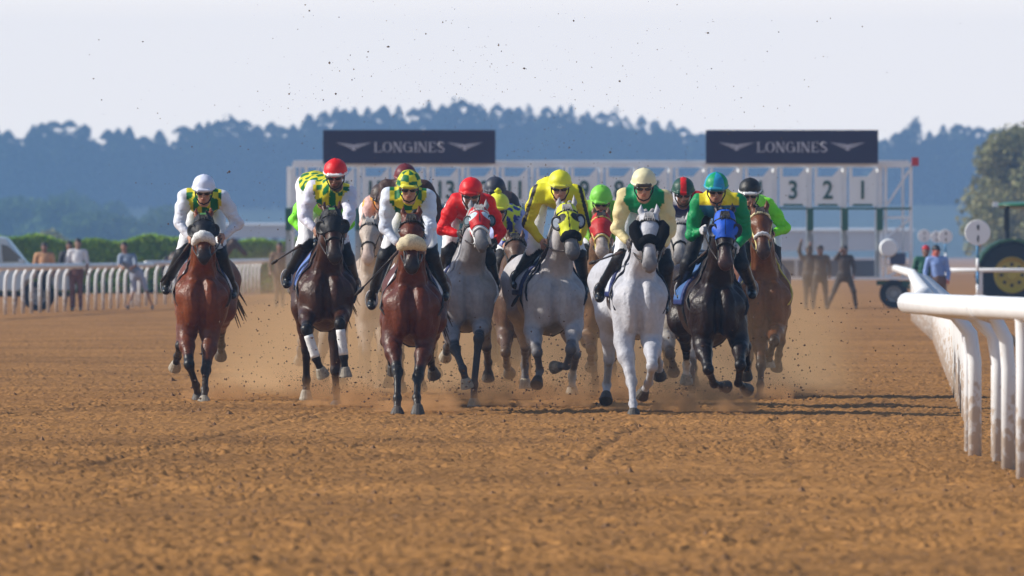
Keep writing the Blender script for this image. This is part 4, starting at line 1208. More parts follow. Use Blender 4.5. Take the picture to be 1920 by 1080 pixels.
mx_ = nt.nodes.new('ShaderNodeMix'); mx_.data_type = 'RGBA'; nt.links.new(rg.outputs[0], mx_.inputs['Factor']); nt.links.new(src, mx_.inputs[6]); mx_.inputs[7].default_value = (.42, .27, .14, 1); nt.links.new(mx_.outputs[2], b_.inputs['Base Color'])
def path_pts(P, step):
    P = [np.array(p, float) for p in P]; out = []; acc = 0; nxt = 0
    for a, b in zip(P[:-1], P[1:]):
        L_ = np.linalg.norm(b - a)
        while nxt <= acc + L_:
            out.append(a + (b - a) * ((nxt - acc) / L_)); nxt += step
        acc += L_
    return out
def running_rail(P, side, label, step=2.5, h=1.12, r=.075, over=.34, group=None, rr=None, bases=None):
    """P: line of the rail itself; posts stand 'over' metres to its side and bend over to it"""
    o = empty('running_rail', (P[0][0], P[0][1], 0)); tag(o, label, 'running rail'); O = np.array([P[0][0], P[0][1], 0])
    mb = MB(); pts = [np.array([p[0], p[1], h + (p[2] if len(p) > 2 else 0)]) - O for p in P]
    R_ = [r] * len(pts)
    mb.tube(pts, R_, 14); mb.build('rail', WP, o, smooth=True)
    for p in path_pts([(a[0], a[1]) for a in P], 6.0)[1:]:      # sleeves where two lengths of rail meet
        k = int(np.argmin([abs(a[1] - p[1]) for a in P])); k2 = k + 1 if k + 1 < len(P) else k - 1
        dv = np.array([P[k2][0] - P[k][0], P[k2][1] - P[k][1], 0]); dv /= np.linalg.norm(dv); c_ = np.array([p[0], p[1], h]) - O
        mb = MB(); mb.tube([c_ - dv * .14, c_ + dv * .14], r * 1.07, 14); mb.build('joint_sleeve', WP, o, smooth=True)
    for ip, p in enumerate(bases or path_pts([(a[0], a[1]) for a in P], step)):
        ov = over
        if bases: bx, p = p[0], (np.interp(p[1], [a[1] for a in P[::-1]], [a[0] for a in P[::-1]]), p[1]); ov = bx - p[0]
        mb = MB(); b = np.array([p[0] + side * ov, p[1], 0]) - O; t = np.array([p[0], p[1], h]) - O
        pr = rr or .040
        mb.tube([b + [0, 0, -.1], b + [0, 0, h * .62], b + [-side * ov * .06, 0, h * .80], b + [-side * ov * .32, 0, h * .93], t * .8 + (b + [0, 0, h]) * .2 + [0, 0, -.03], t], [pr, pr, pr, pr * 1.02, pr * 1.05, pr * 1.05], 8)
        mb.build('post', WP, o, smooth=True)
    return o
running_rail([(-13.6, 232), (-11.9, 263), (-9.62, 304)], -1, 'white running rail with leaning posts along the left edge of the track', 2.1, 1.12, .07, .28)
running_rail([(-9.9, 308), (-9.3, 322), (-8.4, 392)], -1, 'second stretch of white rail farther back behind the white capped jockey', 3.6, 1.16, .07, .28)
near = [(4.6, 58), (3.75, 69), (3.30, 74.6), (3.02, 79), (2.88, 82.8)]
RP = [(8.25, 245), (6.65, 189), (4.30, 120), (3.52, 97), (3.02, 84.5)]
running_rail(RP[::-1], 1, 'long white running rail running back to the gate on the right side', 2.5, 1.12, .075, .38, rr=.042)
running_rail(near[::-1], 1, 'nearest white rail section with a rounded end at the right edge of the photo', 1.75, 1.12, .078, .42, rr=.049, bases=[(3.36, 82.6), (3.50, 82.0), (3.44, 80.4), (3.39, 77.7), (3.34, 74.3), (3.45, 71.8), (3.75, 69), (4.2, 64)])
running_rail([(9.7, 262), (12.0, 262), (17, 263)], .01, 'short white rail standing behind the men near the tractor', 1.1, 1.05, .05, .02)

# ---------------------------------------------------------------- starting gate
GD = 296.0; GS = FPX / GD
gate = empty('starting_gate', (0, GD, 0)); tag(gate, 'white and green starting gate with numbered stalls and two dark banners', 'starting gate')
def gx(px): return (px - 960) / GS
def gz(py): return EYE + (HOR - py) / GS
GW = mat('gate_white', (.88, .91, .94), .5, var=.06, vscale=2); GG = mat('gate_green', (.02, .11, .07), .5, var=.15, vscale=3); GP = mat('number_panel_white', (.90, .95, .98), .45)
NAVY = mat('banner_navy', (.018, .014, .060), .6, var=.05, vscale=1); LET = mat('banner_lettering', (.62, .62, .70), .6); NUM = mat('numeral_green', (.015, .09, .08), .5)
mb = MB()
mb.box((gx(1128), 0, gz(309)), (gx(1708) - gx(548), .14, .11)); mb.box((gx(1128), 1.6, gz(303)), (gx(1708) - gx(548), .14, .10)); mb.box((gx(1128), 3.1, gz(309)), (gx(1708) - gx(548), .12, .10))
mb.build('roof_beam', GW, gate)
mb = MB(); mb.box((gx(1128), .0, gz(522)), (gx(1708) - gx(548), .10, .07)); mb.box((gx(1128), 3.1, gz(522)), (gx(1708) - gx(548), .10, .08)); mb.build('base_beam', GW, gate)
mb = MB(); mb.box((gx(1128), .01, gz(391)), (gx(1708) - gx(548), .06, .05)); mb.build('cross_rail', GG, gate)
def text_mesh(txt, size, name, m, parent, loc, bold=.0):
    cu = bpy.data.curves.new(name, 'FONT'); cu.body = txt; cu.size = size; cu.align_x = 'CENTER'; cu.align_y = 'CENTER'; cu.extrude = .012; cu.offset = bold
    to = bpy.data.objects.new(name, cu); COL.objects.link(to)
    me = bpy.data.meshes.new_from_object(to.evaluated_get(bpy.context.evaluated_depsgraph_get())); bpy.data.objects.remove(to)
    for v in me.vertices: v.co = Vector((v.co.x * .82, -v.co.z, v.co.y))
    me.name = name; me.materials.clear(); me.materials.append(m); o = bpy.data.objects.new(name, me); COL.objects.link(o); o.location = loc; o.parent = parent; return o
sp = 65.2
for i in range(17):
    cx = 1617 - sp * i
    mb = MB(); w2 = 25.5 / GS; x = gx(cx)
    # board with its window cut out above
    za, zb_, zc = gz(386), gz(331), gz(315)
    mb.box((x, -.10, (za + zb_) / 2), (2 * w2, .05, zb_ - za))
    mb.box((x - w2 + .045, -.10, (zb_ + zc) / 2), (.09, .05, zc - zb_)); mb.box((x + w2 - .03, -.10, (zb_ + zc) / 2), (.06, .05, zc - zb_))
    mb.prism([(x + w2 * .34, zb_), (x + w2 * .9, zb_), (x + w2 * .9, zc)], -.124, -.078)
    b = mb.build('number_panel', GP, gate)
    mb = MB(); mb.box((x, -.13, gz(386) + .02), (2 * w2 * .72, .03, .055)); mb.build('shadow_slot', GG, b)  # slot's shade put in as a dark green strip at the board's foot
    text_mesh(str(i + 1), .66, 'numeral', NUM, b, (x, -.14, gz(358)), .012)
for i in range(18):
    x = gx(1649.5 - sp * i)
    mb = MB()
    mb.box((x, .02, (gz(390) + gz(312)) / 2), (.10, .12, gz(312) - gz(390))); mb.box((x, 1.55, gz(312) - .10), (.08, 3.0, .08)); mb.box((x, 3.0, (gz(522) + gz(312)) / 2), (.07, .08, gz(312) - gz(522)))
    mb.build('upright', GW, gate)
    mb = MB(); mb.box((x, .02, (gz(432) + gz(390)) / 2), (.16, .30, gz(390) - gz(432))); mb.build('padded_post', GG, gate)
    mb = MB(); mb.box((x - .02, .3, (gz(522) + gz(432)) / 2), (.11, .5, gz(432) - gz(522))); mb.box((x + .06, 1.6, (gz(522) + gz(440)) / 2), (.05, 2.4, gz(440) - gz(522)))
    mb.build('stall_partition', mat('partition_grey', (.36, .40, .42), .55, var=.15, vscale=2) if i == 0 else bpy.data.materials['partition_grey'], gate)
for sgn, (xa, xb) in ((1, (1652, 1708)), (-1, (549, 574))):
    mb = MB(); a, b = gx(xa), gx(xb)
    for xx in ((a, a + .12, b) if sgn > 0 else (a, b)): mb.box((xx, .05, (gz(312) + gz(525)) / 2), (.08, .09, gz(312) - gz(525)))
    mb.box((b - sgn * .16 if sgn > 0 else a + .16, 1.5, (gz(312) + gz(525)) / 2), (.07, .09, gz(312) - gz(525)))
    for z in (gz(391), gz(408), gz(470), gz(497), gz(521)): mb.box(((a + b) / 2, .05, z), (b - a, .07, .06))
    for z1, z2 in ((385, 320), (445, 412), (519, 500)):
        if sgn > 0: mb.bar((a + .15, .05, gz(z1)), (b - .05, .05, gz(z2)), .035, 6)
    mb.build('end_frame', GW, gate)
for cx in (767.5, 1484.5):
    mb = MB(); x = gx(cx); mb.box((x, -.22, (gz(244) + gz(307)) / 2), (323 / GS, .08, gz(244) - gz(307))); b = mb.build('banner', NAVY, gate)
    # serif capitals built from strokes
    mb = MB(); H_ = 19 / GS; yl = -.275; x0 = x - 67 / GS; z0 = gz(276) - H_ / 2
    def st(x_, z_, w_, h_): mb.box((x0 + x_, yl, z0 + z_), (w_, .02, h_))
    t1, t2 = .042, .018
    def vert(x_, th): st(x_, H_ / 2, th, H_); st(x_, .009, th + .045, t2); st(x_, H_ - .009, th + .045, t2)
    def bowl(cx_, rx, a0, a1, n=16):
        for k in range(n):
            a, c = a0 + (a1 - a0) * k / n, a0 + (a1 - a0) * (k + 1) / n
            for (r0) in (1,):
                th = lambda q: .016 + .026 * abs(math.cos(q))
                P_ = lambda q, e: (x0 + cx_ + (rx - e * th(q)) * math.cos(q), z0 + H_ / 2 + (H_ / 2 + .004 - e * .6 * th(q)) * math.sin(q))
                mb.prism([P_(a, 0), P_(c, 0), P_(c, 1), P_(a, 1)], yl - .01, yl + .01)
    U_ = 1 / GS
    # L
    vert(4 * U_, t1); st(10 * U_, .010, 11 * U_, t2 * 1.2); st(15 * U_, .035, t2, .07)
    bowl(26 * U_, 8.6 * U_, 0, 2 * PI)
    def Nn(x_):
        vert(x_, t2 * 1.2); vert(x_ + 12 * U_, t2 * 1.2); mb.prism([(x0 + x_ - .012, z0 + H_), (x0 + x_ + .035, z0 + H_), (x0 + x_ + 12 * U_ + .012, z0), (x0 + x_ + 12 * U_ - .035, z0)], yl - .011, yl + .011)
    Nn(39 * U_)
    bowl(64 * U_, 8.2 * U_, .7, 5.6); st(71 * U_, H_ * .28, t1, H_ * .5); st(69 * U_, H_ * .50, 8 * U_, t2)
    vert(79 * U_, t1); Nn(86 * U_)
    vert(106 * U_, t1); st(111 * U_, .010, 10 * U_, t2); st(111 * U_, H_ - .010, 10 * U_, t2); st(110 * U_, H_ / 2, 7 * U_, t2); st(116 * U_, .035, t2, .06); st(116 * U_, H_ - .035, t2, .06)
    pts = [(132, 15), (130, 17.5), (126, 18.6), (122.5, 17), (121.5, 14), (124, 11.4), (129, 8.4), (132, 5.4), (131, 2.2), (127, .6), (123, 1.2), (121, 4)]
    mb.tube([(x0 + a * U_, yl, z0 + c * U_) for a, c in pts], [.010, .014, .016, .018, .022, .026, .026, .022, .018, .016, .014, .010], 6)
    mb.build('lettering', LET, b)
    for wx in (-104, 104):      # winged hourglass emblem
        mb = MB(); c = x + wx / GS; z = gz(274)
        for q in (-1, 1):
            for k, (L1, dz) in enumerate(((31, 5), (26, 2.6), (20, .2), (13, -2.2))):
                mb.prism([(c + q * 3 * U_, z + (dz - 3.4) * U_), (c + q * L1 * U_, z + (dz + .6) * U_), (c + q * (L1 + 1) * U_, z + (dz + 1.6) * U_), (c + q * 3 * U_, z + (dz - 1.8) * U_)][::q], yl - .01 - .001 * k, yl + .01)
        mb.prism([(c - 5 * U_, z + 2 * U_), (c + 5 * U_, z + 2 * U_), (c + 1.5 * U_, z - 3 * U_), (c + 4 * U_, z - 8 * U_), (c - 4 * U_, z - 8 * U_), (c - 1.5 * U_, z - 3 * U_)], yl - .02, yl + .01)
        mb.build('wing_emblem', LET, b)
TY = mat('tyre_rubber', (.018, .018, .020), .85, bump=.3, bscale=20); RIM = mat('wheel_rim', (.42, .43, .45), .45, var=.1)
def wheel(parent, c, R_, wd, rimr, rim_m, spokes=8, lugs=0, axis='y', name='wheel'):
    we = empty(name, c); we.parent = parent
    prof = [(rimr, -wd / 2), (R_ * .93, -wd / 2), (R_, -wd * .36), (R_, wd * .36), (R_ * .93, wd / 2), (rimr, wd / 2)]
    mb = MB(); mb.lathe(prof, (0, 0, 0), axis, 36, 0, False)
    if lugs:
        for k in range(lugs):
            a = 2 * PI * k / lugs
            for q in (-1, 1):
                p = np.array([R_ * math.cos(a + .06 * q), q * wd * .24, R_ * math.sin(a + .06 * q)])
                mb.box(p, (.09, wd * .48, .07), rz=0)
    mb.build('tyre', TY, we)
    mb = MB(); mb.lathe([(rimr * 1.02, -wd * .50), (rimr * .98, -wd * .53), (rimr * .9, -wd * .40), (rimr * .8, -wd * .25), (rimr * .35, -wd * .30), (rimr * .3, -wd * .42), (.001, -wd * .44)], (0, 0, 0), axis, 36, 0, False)
    r = mb.build('rim', rim_m, we)
    mb = MB()
    for k in range(spokes):
        a = 2 * PI * k / spokes; mb.lathe([(rimr * .10, -wd * .27), (rimr * .10, -wd * .24 - .04)], (rimr * .58 * math.cos(a), 0, rimr * .58 * math.sin(a)), axis, 10)
    mb.build('rim_hole', TY, r)
    return we
wheel(gate, (gx(1677), .5, .375), .375, .26, .20, RIM); wheel(gate, (gx(590), .5, .375), .375, .26, .20, RIM)
mb = MB(); mb.box((gx(1677), .5, .66), (.9, .2, .12)); mb.box((gx(1677), .7, .55), (.12, .2, .3)); mb.bar((gx(1690), .4, .62), (gx(1745), .4, .35), .04, 6); mb.build('axle_frame', GG, gate)
mb = MB(); mb.box((gx(590), .5, .66), (.9, .2, .12)); mb.build('axle_frame', GG, gate)
mb = MB(); mb.lathe([(.02, -.17), (.10, -.14), (.11, 0), (.10, .14), (.02, .17)], (gx(1662) , -.2, gz(463)), 'x', 16); mb.box((gx(1683), -.1, gz(485)), (.4, .3, .3)); mb.build('engine_box', mat('engine_blue', (.05, .07, .16), .5), gate)
mb = MB(); mb.lathe([(.21, -.3), (.24, -.2), (.24, .2), (.21, .3)], (gx(1665), -.3, gz(465)), 'y', 20); mb.build('water_tank', GW, gate)
mb = MB(); mb.box((gx(1716), 0, gz(303)), (.18, .14, .22)); mb.bar((gx(1716) - .05, .05, gz(309)), (gx(1700), .05, gz(312)), .02, 6); mb.build('beacon', mat('beacon_red', (.55, .01, .02), .4), gate)
# ---------------------------------------------------------------- people on foot
def stander(px, yfoot, d, top, Hh, joints, shirt, pants, skin, hair, label, hat=None, h=.02, bare_arms=True, shorts=False, face=(0, 0), group=None):
    """joints: metres from the point between the feet; x right, y away from the camera, z up"""
    X0 = (px - 960) / FPX * d
    root = empty('person', (X0, d, 0)); tag(root, label, 'person', group); root['kind'] = 'thing'
    J = {k: np.array(v, float) for k, v in joints.items()}
    P = np.array(list(J.values())); lo = P.min(0) - .3; hi = P.max(0) + .3
    hc = J['head']; T, Rn = head_frame(hc, face[0], face[1])
    ch, pe = J['chest'], J['pelvis']
    lat = J['shR'] - J['shL']; lat /= np.linalg.norm(lat)
    def torso(F, a, k=.06):
        F.cap(J['shL'] + lat * .05, J['shR'] - lat * .05, .065 + a, .065 + a, k); F.cap(ch, pe, .115 + a, .115 + a, k, 0, 1.2)
    def arms(F, a, t=1):
        for s_ in 'LR':
            sh, el, ha = J['sh' + s_], J['el' + s_], J['ha' + s_]
            if t < .6: F.cap(sh, sh + (el - sh) * .9, .055 + a, .048 + a, .03, 1)
            else: F.cap(sh, el, .052 + a, .042 + a, .03, 1); F.cap(el, el + (ha - el) * .85, .042 + a, .032 + a, .03, 1)
    def legs(F, a, t=1):
        for s_, q in (('L', -1), ('R', 1)):
            hp = pe + lat * q * .09; kn, an = J['kn' + s_], J['an' + s_]
            F.cap(hp, kn, .085 + a, .055 + a, .04)
            if t == 1: F.cap(kn, an, .052 + a, .038 + a, .03)
    B = Field(lo, hi, min(h, .016)); torso(B, -.02); arms(B, -.008); legs(B, -.012)
    for s_ in 'LR':
        el, ha = J['el' + s_], J['ha' + s_]; B.cap(el, ha, .036, .026, .02)
        hand_prims(B, ha, ha - el, -1 if s_ == 'L' else 1)
    B.cap(ch + [0, 0, .1], T(0, .03, -.06), .06, .055, .03); head_prims(B, T, Rn)
    sk = np.array(skin)
    B.build('body', M['skin'], root, lambda V, z: np.tile(sk.astype(float), (len(V), 1)))
    F = Field(lo, hi, h); torso(F, .012); arms(F, .008, .5 if bare_arms else 1); F.wrinkle(.004, 30, px); shc = np.array(shirt, float)
    F.build('shirt', M['cloth'], root, lambda V, z: np.tile(shc, (len(V), 1)))
    F = Field(lo, hi, h); F.cap(pe + [0, 0, .03], pe + [0, 0, -.06], .135, .135, .05, 0, 1.15); legs(F, .012, 0 if shorts else 1); F.wrinkle(.004, 30, px + 1)
    pc = np.array(pants, float)
    F.build('shorts' if shorts else 'trousers', M['cloth'], root, lambda V, z: np.tile(pc, (len(V), 1)))
    for s_ in 'LR':
        an = J['an' + s_]; F = Field(an - .25, an + .2, .015)
        F.cap(an + [0, .02, -.02], an + np.array(J.get('toe', (0, -.15, -.055))), .045, .035, .03); F.build('shoe', M['boot'], root)
    F = Field(hc - .2, hc + .22, .014); R = Rn.T
    F.ell(T(0, .02, .05), (.09, .11, .088), .02, 0, R)
    n = Rn @ np.array([0, .5, 1.0]); c = T(0, -.02, .02)
    F.clip(lambda X, Y, Z: (X - c[0]) * n[0] + (Y - c[1]) * n[1] + (Z - c[2]) * n[2])
    if hat: F.cap(T(-.03, -.09, .06), T(.03, -.14, .05), .02, .012, .02, kx=2)
    hcol = np.array(hat or hair, float)
    F.build('hat' if hat else 'hair', M['cap'] if hat else M['hair_black'], root, lambda V, z: np.tile(hcol, (len(V), 1)))
    return root
def stand(Hh=1.74, armL=None, armR=None, lean=(0, 0), legs=None, knee=None):
    k = Hh / 1.74; lx, ly = lean
    J = dict(pelvis=(lx * .2, ly * .2, .95 * k), chest=(lx, ly, 1.30 * k), head=(lx * 1.4, ly * 1.3 - .02, 1.62 * k), shL=(lx - .19, ly, 1.42 * k), shR=(lx + .19, ly, 1.42 * k))
    J['elL'], J['haL'] = armL or ((lx - .25, ly - .02, 1.13 * k), (lx - .24, ly - .12, .90 * k))
    J['elR'], J['haR'] = armR or ((lx + .25, ly - .02, 1.13 * k), (lx + .24, ly - .12, .90 * k))
    (a, b) = legs or ((-.11, 0), (.11, 0))
    J['anL'] = (a[0], a[1], .09); J['anR'] = (b[0], b[1], .09)
    kn = knee or ((a[0] * .8 - .01, a[1] * .5 - .03), (b[0] * .8 + .01, b[1] * .5 - .03))
    J['knL'] = (*kn[0], .50 * k); J['knR'] = (*kn[1], .50 * k)
    return J
DK = (.20, .10, .07)
sp_ = 'spectators behind the left rail'
stander(83, 0, 284, 0, 1.7, stand(1.70), (.50, .27, .14), (.03, .04, .05), DK, (.015, .012, .01), 'person in an orange tan shirt standing behind the left rail', group=sp_)
stander(143, 0, 284, 0, 1.75, stand(1.80, lean=(.03, 0)), (.62, .62, .66), (.16, .07, .06), (.3, .18, .13), (.015, .012, .01), 'person in a white shirt standing behind the left rail', group=sp_)
stander(130, 0, 292, 0, 1.75, stand(1.74), (.04, .04, .05), (.03, .03, .04), DK, (.015, .012, .01), 'person in dark clothes behind the one in the white shirt', group=sp_)
stander(36, 0, 288, 0, 1.7, stand(1.42), (.05, .07, .10), (.03, .03, .04), DK, (.015, .012, .01), 'short person in dark blue beside the parked car', group=sp_)
Jb = stand(1.72); Jb.update(pelvis=(.22, 0, .93), chest=(-.02, -.05, 1.22), head=(-.10, -.08, 1.60), shL=(-.2, -.05, 1.36), shR=(.16, -.05, 1.36), elL=(-.22, -.2, 1.12), haL=(-.1, -.35, 1.05), elR=(.2, -.2, 1.12), haR=(.1, -.35, 1.05), knL=(.16, -.02, .5), anL=(.0, 0, .09), knR=(.45, 0, .52), anR=(.62, .05, .09))
stander(240, 0, 290, 0, 1.72, Jb, (.22, .27, .36), (.35, .38, .48), (.28, .14, .09), (.02, .012, .01), 'person in a grey shirt and pale shorts leaning on the left rail', shorts=True, group=sp_)
cr = 'gate crew walking in front of the starting gate'
stander(1538, 0, 291, 0, 1.6, stand(1.62, armL=((-.30, -.05, 1.42), (-.26, -.1, 1.66)), legs=((-.18, 0), (.16, .05))), (.06, .045, .035), (.035, .03, .028), DK, (.02, .015, .01), 'gate worker in dusty brown clothes with one hand raised to a post', bare_arms=False, group=cr)
stander(1517, 0, 294, 0, 1.6, stand(1.60, armL=((-.26, 0, 1.5), (-.2, 0, 1.75)), legs=((-.08, 0), (.10, .1))), (.08, .065, .055), (.035, .03, .03), DK, (.02, .015, .01), 'gate worker mostly hidden behind the raised hand worker', bare_arms=False, group=cr)
stander(1583, 0, 292, 0, 1.6, stand(1.62, armL=((-.22, 0, 1.3), (-.1, -.1, 1.5)), legs=((-.42, 0), (.30, .05)), knee=((-.26, 0), (.24, -.06))), (.045, .035, .035), (.015, .015, .022), DK, (.02, .015, .01), 'gate worker in dark trousers striding between the posts', bare_arms=False, group=cr)
stander(524, 0, 300, 0, 1.7, stand(1.72, legs=((-.08, 0), (.08, .1))), (.13, .085, .06), (.12, .08, .055), DK, (.03, .02, .015), 'person in brown on the track left of the jockey in the red and white cap', bare_arms=False)
stander(1729, 0, 250, 0, 1.7, stand(1.60, lean=(.06, 0)), (.01, .09, .055), (.02, .02, .03), DK, (.02, .015, .01), 'man in a red hat and dark green shirt behind the right rail', hat=(.42, .01, .015), bare_arms=False)
stander(1760, 0, 249, 0, 1.7, stand(1.60, lean=(-.04, 0)), (.22, .33, .65), (.16, .10, .08), (.45, .12, .09), (.015, .012, .01), 'man in a dark cap and light blue shirt behind the right rail', hat=(.012, .012, .015), bare_arms=False, face=(.2, .5))

# ---------------------------------------------------------------- saddle horse waiting beyond the left rail
def side_horse(px, d, label):
    X0 = (px - 960) / FPX * d
    root = empty('horse', (X0, d, 0)); tag(root, label, 'horse')
    root['kind'] = 'thing'
    B = Field((-1.5, -.5, -.05), (1.5, .6, 2.2), .024)
    B.ell((0, 0, 1.12), (.62, .27, .34), .1); B.ell((-.55, 0, 1.18), (.36, .26, .33), .1); B.ell((.55, 0, 1.15), (.34, .25, .35), .1)
    B.cap((.6, 0, 1.3), (1.02, 0, 1.72), .20, .12, .1); B.cap((1.02, 0, 1.74), (1.36, 0, 1.42), .11, .06, .05)
    for q in (-1, 1):
        B.cap((.98, q * .05, 1.82), (.97, q * .06, 1.93), .03, .01, .02)
        for x, k in ((.58, 1), (-.62, -1)):
            B.cap((x, q * .15, 1.0), (x + .02, q * .15, .52), .12, .055, .05); B.cap((x + .02, q * .15, .52), (x - .02 * k, q * .15, .12), .05, .04, .03); B.cap((x - .02 * k, q * .15, .12), (x + .03, q * .15, .04), .045, .06, .03)
    c = np.array((.06, .03, .02)); B.build('body', M['coat_dark'], root, lambda V, z: np.where((V[:, 2] < .6)[:, None], c * .3, c))
    mb = MB(); mb.tube([(-.9, 0, 1.35), (-1.02, 0, 1.1), (-1.0, 0, .6)], [.05, .09, .03], 8); mb.build('tail', M['hair_black'], root, smooth=True)
    mb = MB(); mb.tube([(.5, 0, 1.52), (.8, 0, 1.72), (1.0, 0, 1.86)], [.04, .06, .03], 8); mb.build('mane', M['hair_black'], root, smooth=True)
side_horse(372, 330, 'dark brown horse standing beyond the left rail behind the white capped jockey')

# ---------------------------------------------------------------- tractor, car, markers, far buildings
TD = 300.0; ts = FPX / TD
tr = empty('tractor', ((1895 - 960) / ts, TD, 0)); tag(tr, 'green tractor with yellow wheels parked behind the right rail', 'tractor')
TG = mat('tractor_green', (.012, .13, .035), .35, coat=.4); TYL = mat('tractor_yellow', (.62, .46, .03), .45, var=.12, vscale=4)
wheel(tr, (0, -.6, .86), .86, .48, .47, TYL, 8, 26); wheel(tr, (0, .9, .86), .86, .48, .47, TYL, 8, 26)
wheel(tr, (2.3, -.6, .55), .55, .34, .28, TYL, 6, 20); wheel(tr, (2.3, .8, .55), .55, .34, .28, TYL, 6, 20)
mb = MB()
for yy in (-.72, .78):
    for k in range(9):
        a, b = PI * (.08 + .09 * k), PI * (.08 + .09 * (k + 1))
        for e in (0,):
            p, q = (.96 * math.cos(a), .86 + .96 * math.sin(a)), (.96 * math.cos(b), .86 + .96 * math.sin(b)); p2, q2 = (.90 * math.cos(a), .86 + .90 * math.sin(a)), (.90 * math.cos(b), .86 + .90 * math.sin(b))
            mb.prism([p, q, q2, p2], yy - .24, yy + .24)
mb.build('fender', TG, tr)
F = Field((.4, -.6, .5), (3.2, .8, 2.0), .03); F.ell((1.9, .1, 1.2), (1.2, .42, .42), .1); F.cap((.9, .1, 1.2), (2.6, .1, 1.15), .36, .32, .1); F.build('bonnet', TG, tr)
mb = MB(); mb.box((.2, .1, 1.0), (1.4, .5, .5)); mb.box((1.6, .1, .72), (2.2, .3, .3)); mb.build('chassis', TY, tr)
mb = MB()
for x in (-.1, .9):
    for y in (-.45, .65): mb.box((x, y, 1.98), (.09, .08, 1.35))
mb.box((-.1, .1, 1.75), (.07, 1.0, .07)); mb.build('roll_bar', TY, tr)
F = Field((-.6, -.9, 2.5), (1.4, 1.1, 2.9), .025); F.cap((-.15, .1, 2.70), (.95, .1, 2.70), .07, .07, .05, kx=1); F.ell((.4, .1, 2.70), (.82, .75, .09), .05); F.build('canopy', TG, tr)
mb = MB(); mb.box((-.42, -.4, 2.72), (.14, .16, .13)); mb.build('work_lamp', GP, tr)
mb = MB(); mb.box((.15, .1, 1.45), (.5, .5, .12)); mb.box((-.1, .1, 1.75), (.1, .48, .5)); mb.build('seat', TY, tr)
mb = MB(); mb.tube([(1.0 + .0, .1 + .2 * math.cos(a), 1.75 + .2 * math.sin(a)) for a in [2 * PI * i / 16 for i in range(16)]], .02, 6, closed=True); mb.bar((1.0, .1, 1.75), (1.2, .1, 1.4), .02); mb.build('steering_wheel', TY, tr)
mb = MB(); mb.box((-.85, -.6, 1.70), (.09, .12, .16)); mb.build('tail_light', mat('orange_lens', (.75, .12, .03), .3), tr)

CD = 285.0; cs = FPX / CD
car = empty('parked_car', ((-32 - 960) / cs, CD, 0)); tag(car, 'pale blue white off road car parked at the left edge behind the rail', 'car')
CW = mat('car_paint', (.50, .62, .72), .3, coat=.6); GL = mat('car_glass', (.02, .04, .06), .08, coat=.5)
mb = MB(); out = [(-2.3, .5), (-2.32, .95), (-2.15, 1.15), (-1.75, 1.80), (-1.5, 1.86), (.45, 1.86), (.62, 1.82), (1.12, 1.18), (2.05, 1.08), (2.28, .92), (2.3, .5)]
for cx_ in (1.4, -1.35): out += [(cx_ + .45 * math.cos(a), .40 + .45 * math.sin(a)) for a in (.2, .8, 1.57, 2.35, 2.94)]
mb.prism(out[::-1], -.86, .86); cb = mb.build('body', CW, car); bv = cb.modifiers.new('bevel', 'BEVEL'); bv.width = .05; bv.segments = 3; bv.limit_method = 'ANGLE'
mb = MB(); mb.prism([(-1.5, 1.22), (-.45, 1.22), (-.45, 1.66), (-1.3, 1.66)], -.885, -.80); mb.prism([(-.36, 1.22), (.45, 1.22), (.38, 1.66), (-.36, 1.66)], -.885, -.80); mb.prism([(.54, 1.22), (1.12, 1.22), (.66, 1.62), (.50, 1.66)], -.885, -.80); mb.build('side_window', GL, car)
for x in (-1.35, 1.4):
    for q in (-.76, .76): wheel(car, (x, q, .37), .37, .22, .22, RIM, 6)
mb = MB(); mb.box((1.0, -1.0, 1.22), (.12, .2, .16)); mb.build('wing_mirror', CW, car)
mb = MB(); mb.box((2.2, -.62, .86), (.12, .3, .16)); mb.build('headlight', GP, car)
mb = MB(); mb.box((0, 0, .40), (4.3, 1.5, .10)); mb.build('underbody', TY, car)

DISC = mat('marker_white', (.88, .90, .93), .5); BLU = mat('marker_blue', (.08, .28, .55), .5); INK = mat('marker_ink', (.02, .02, .03), .5)
for (px, py, R_, d, lab) in ((1833, 436, 24, 236, 'large round white distance marker on a blue and white pole by the tractor'), (1773, 443, 13, 330, 'round white distance marker between the men and the large marker'), (1756, 444, 11, 372, 'small round white marker overlapped by the second marker'), (1733, 442, 12, 400, 'small round white marker nearest the starting gate')):
    s_ = FPX / d; o = empty('distance_marker', ((px - 960) / s_, d, 0)); tag(o, lab, 'distance marker', 'round markers along the right rail'); z = EYE + (HOR - py) / s_; r = R_ / s_
    mb = MB(); mb.lathe([(r * .97, -.03), (r, -.02), (r, .02), (r * .97, .03)], (0, 0, z), 'y', 32); dd = mb.build('disc', DISC, o)
    mb = MB(); mb.prism([(-.02, z + .14 * r / .27), (.01, z + .17 * r / .27), (.035, z + .14 * r / .27), (.022, z + .04 * r / .27), (-.004, z + .06 * r / .27)], -.04, -.031); mb.prism([(-.015, z - .16 * r / .27), (.02, z - .22 * r / .27), (.03, z - .08 * r / .27), (.0, z - .05 * r / .27)], -.04, -.031); mb.build('marking', INK, dd)
    n = 6; hgt = z - r
    for k in range(n):
        mb = MB(); mb.bar((0, .05, hgt * k / n), (0, .05, hgt * (k + 1) / n + (.1 if k == n - 1 else 0)), .028, 8); mb.build('pole_band', BLU if k % 2 else DISC, o, smooth=True)

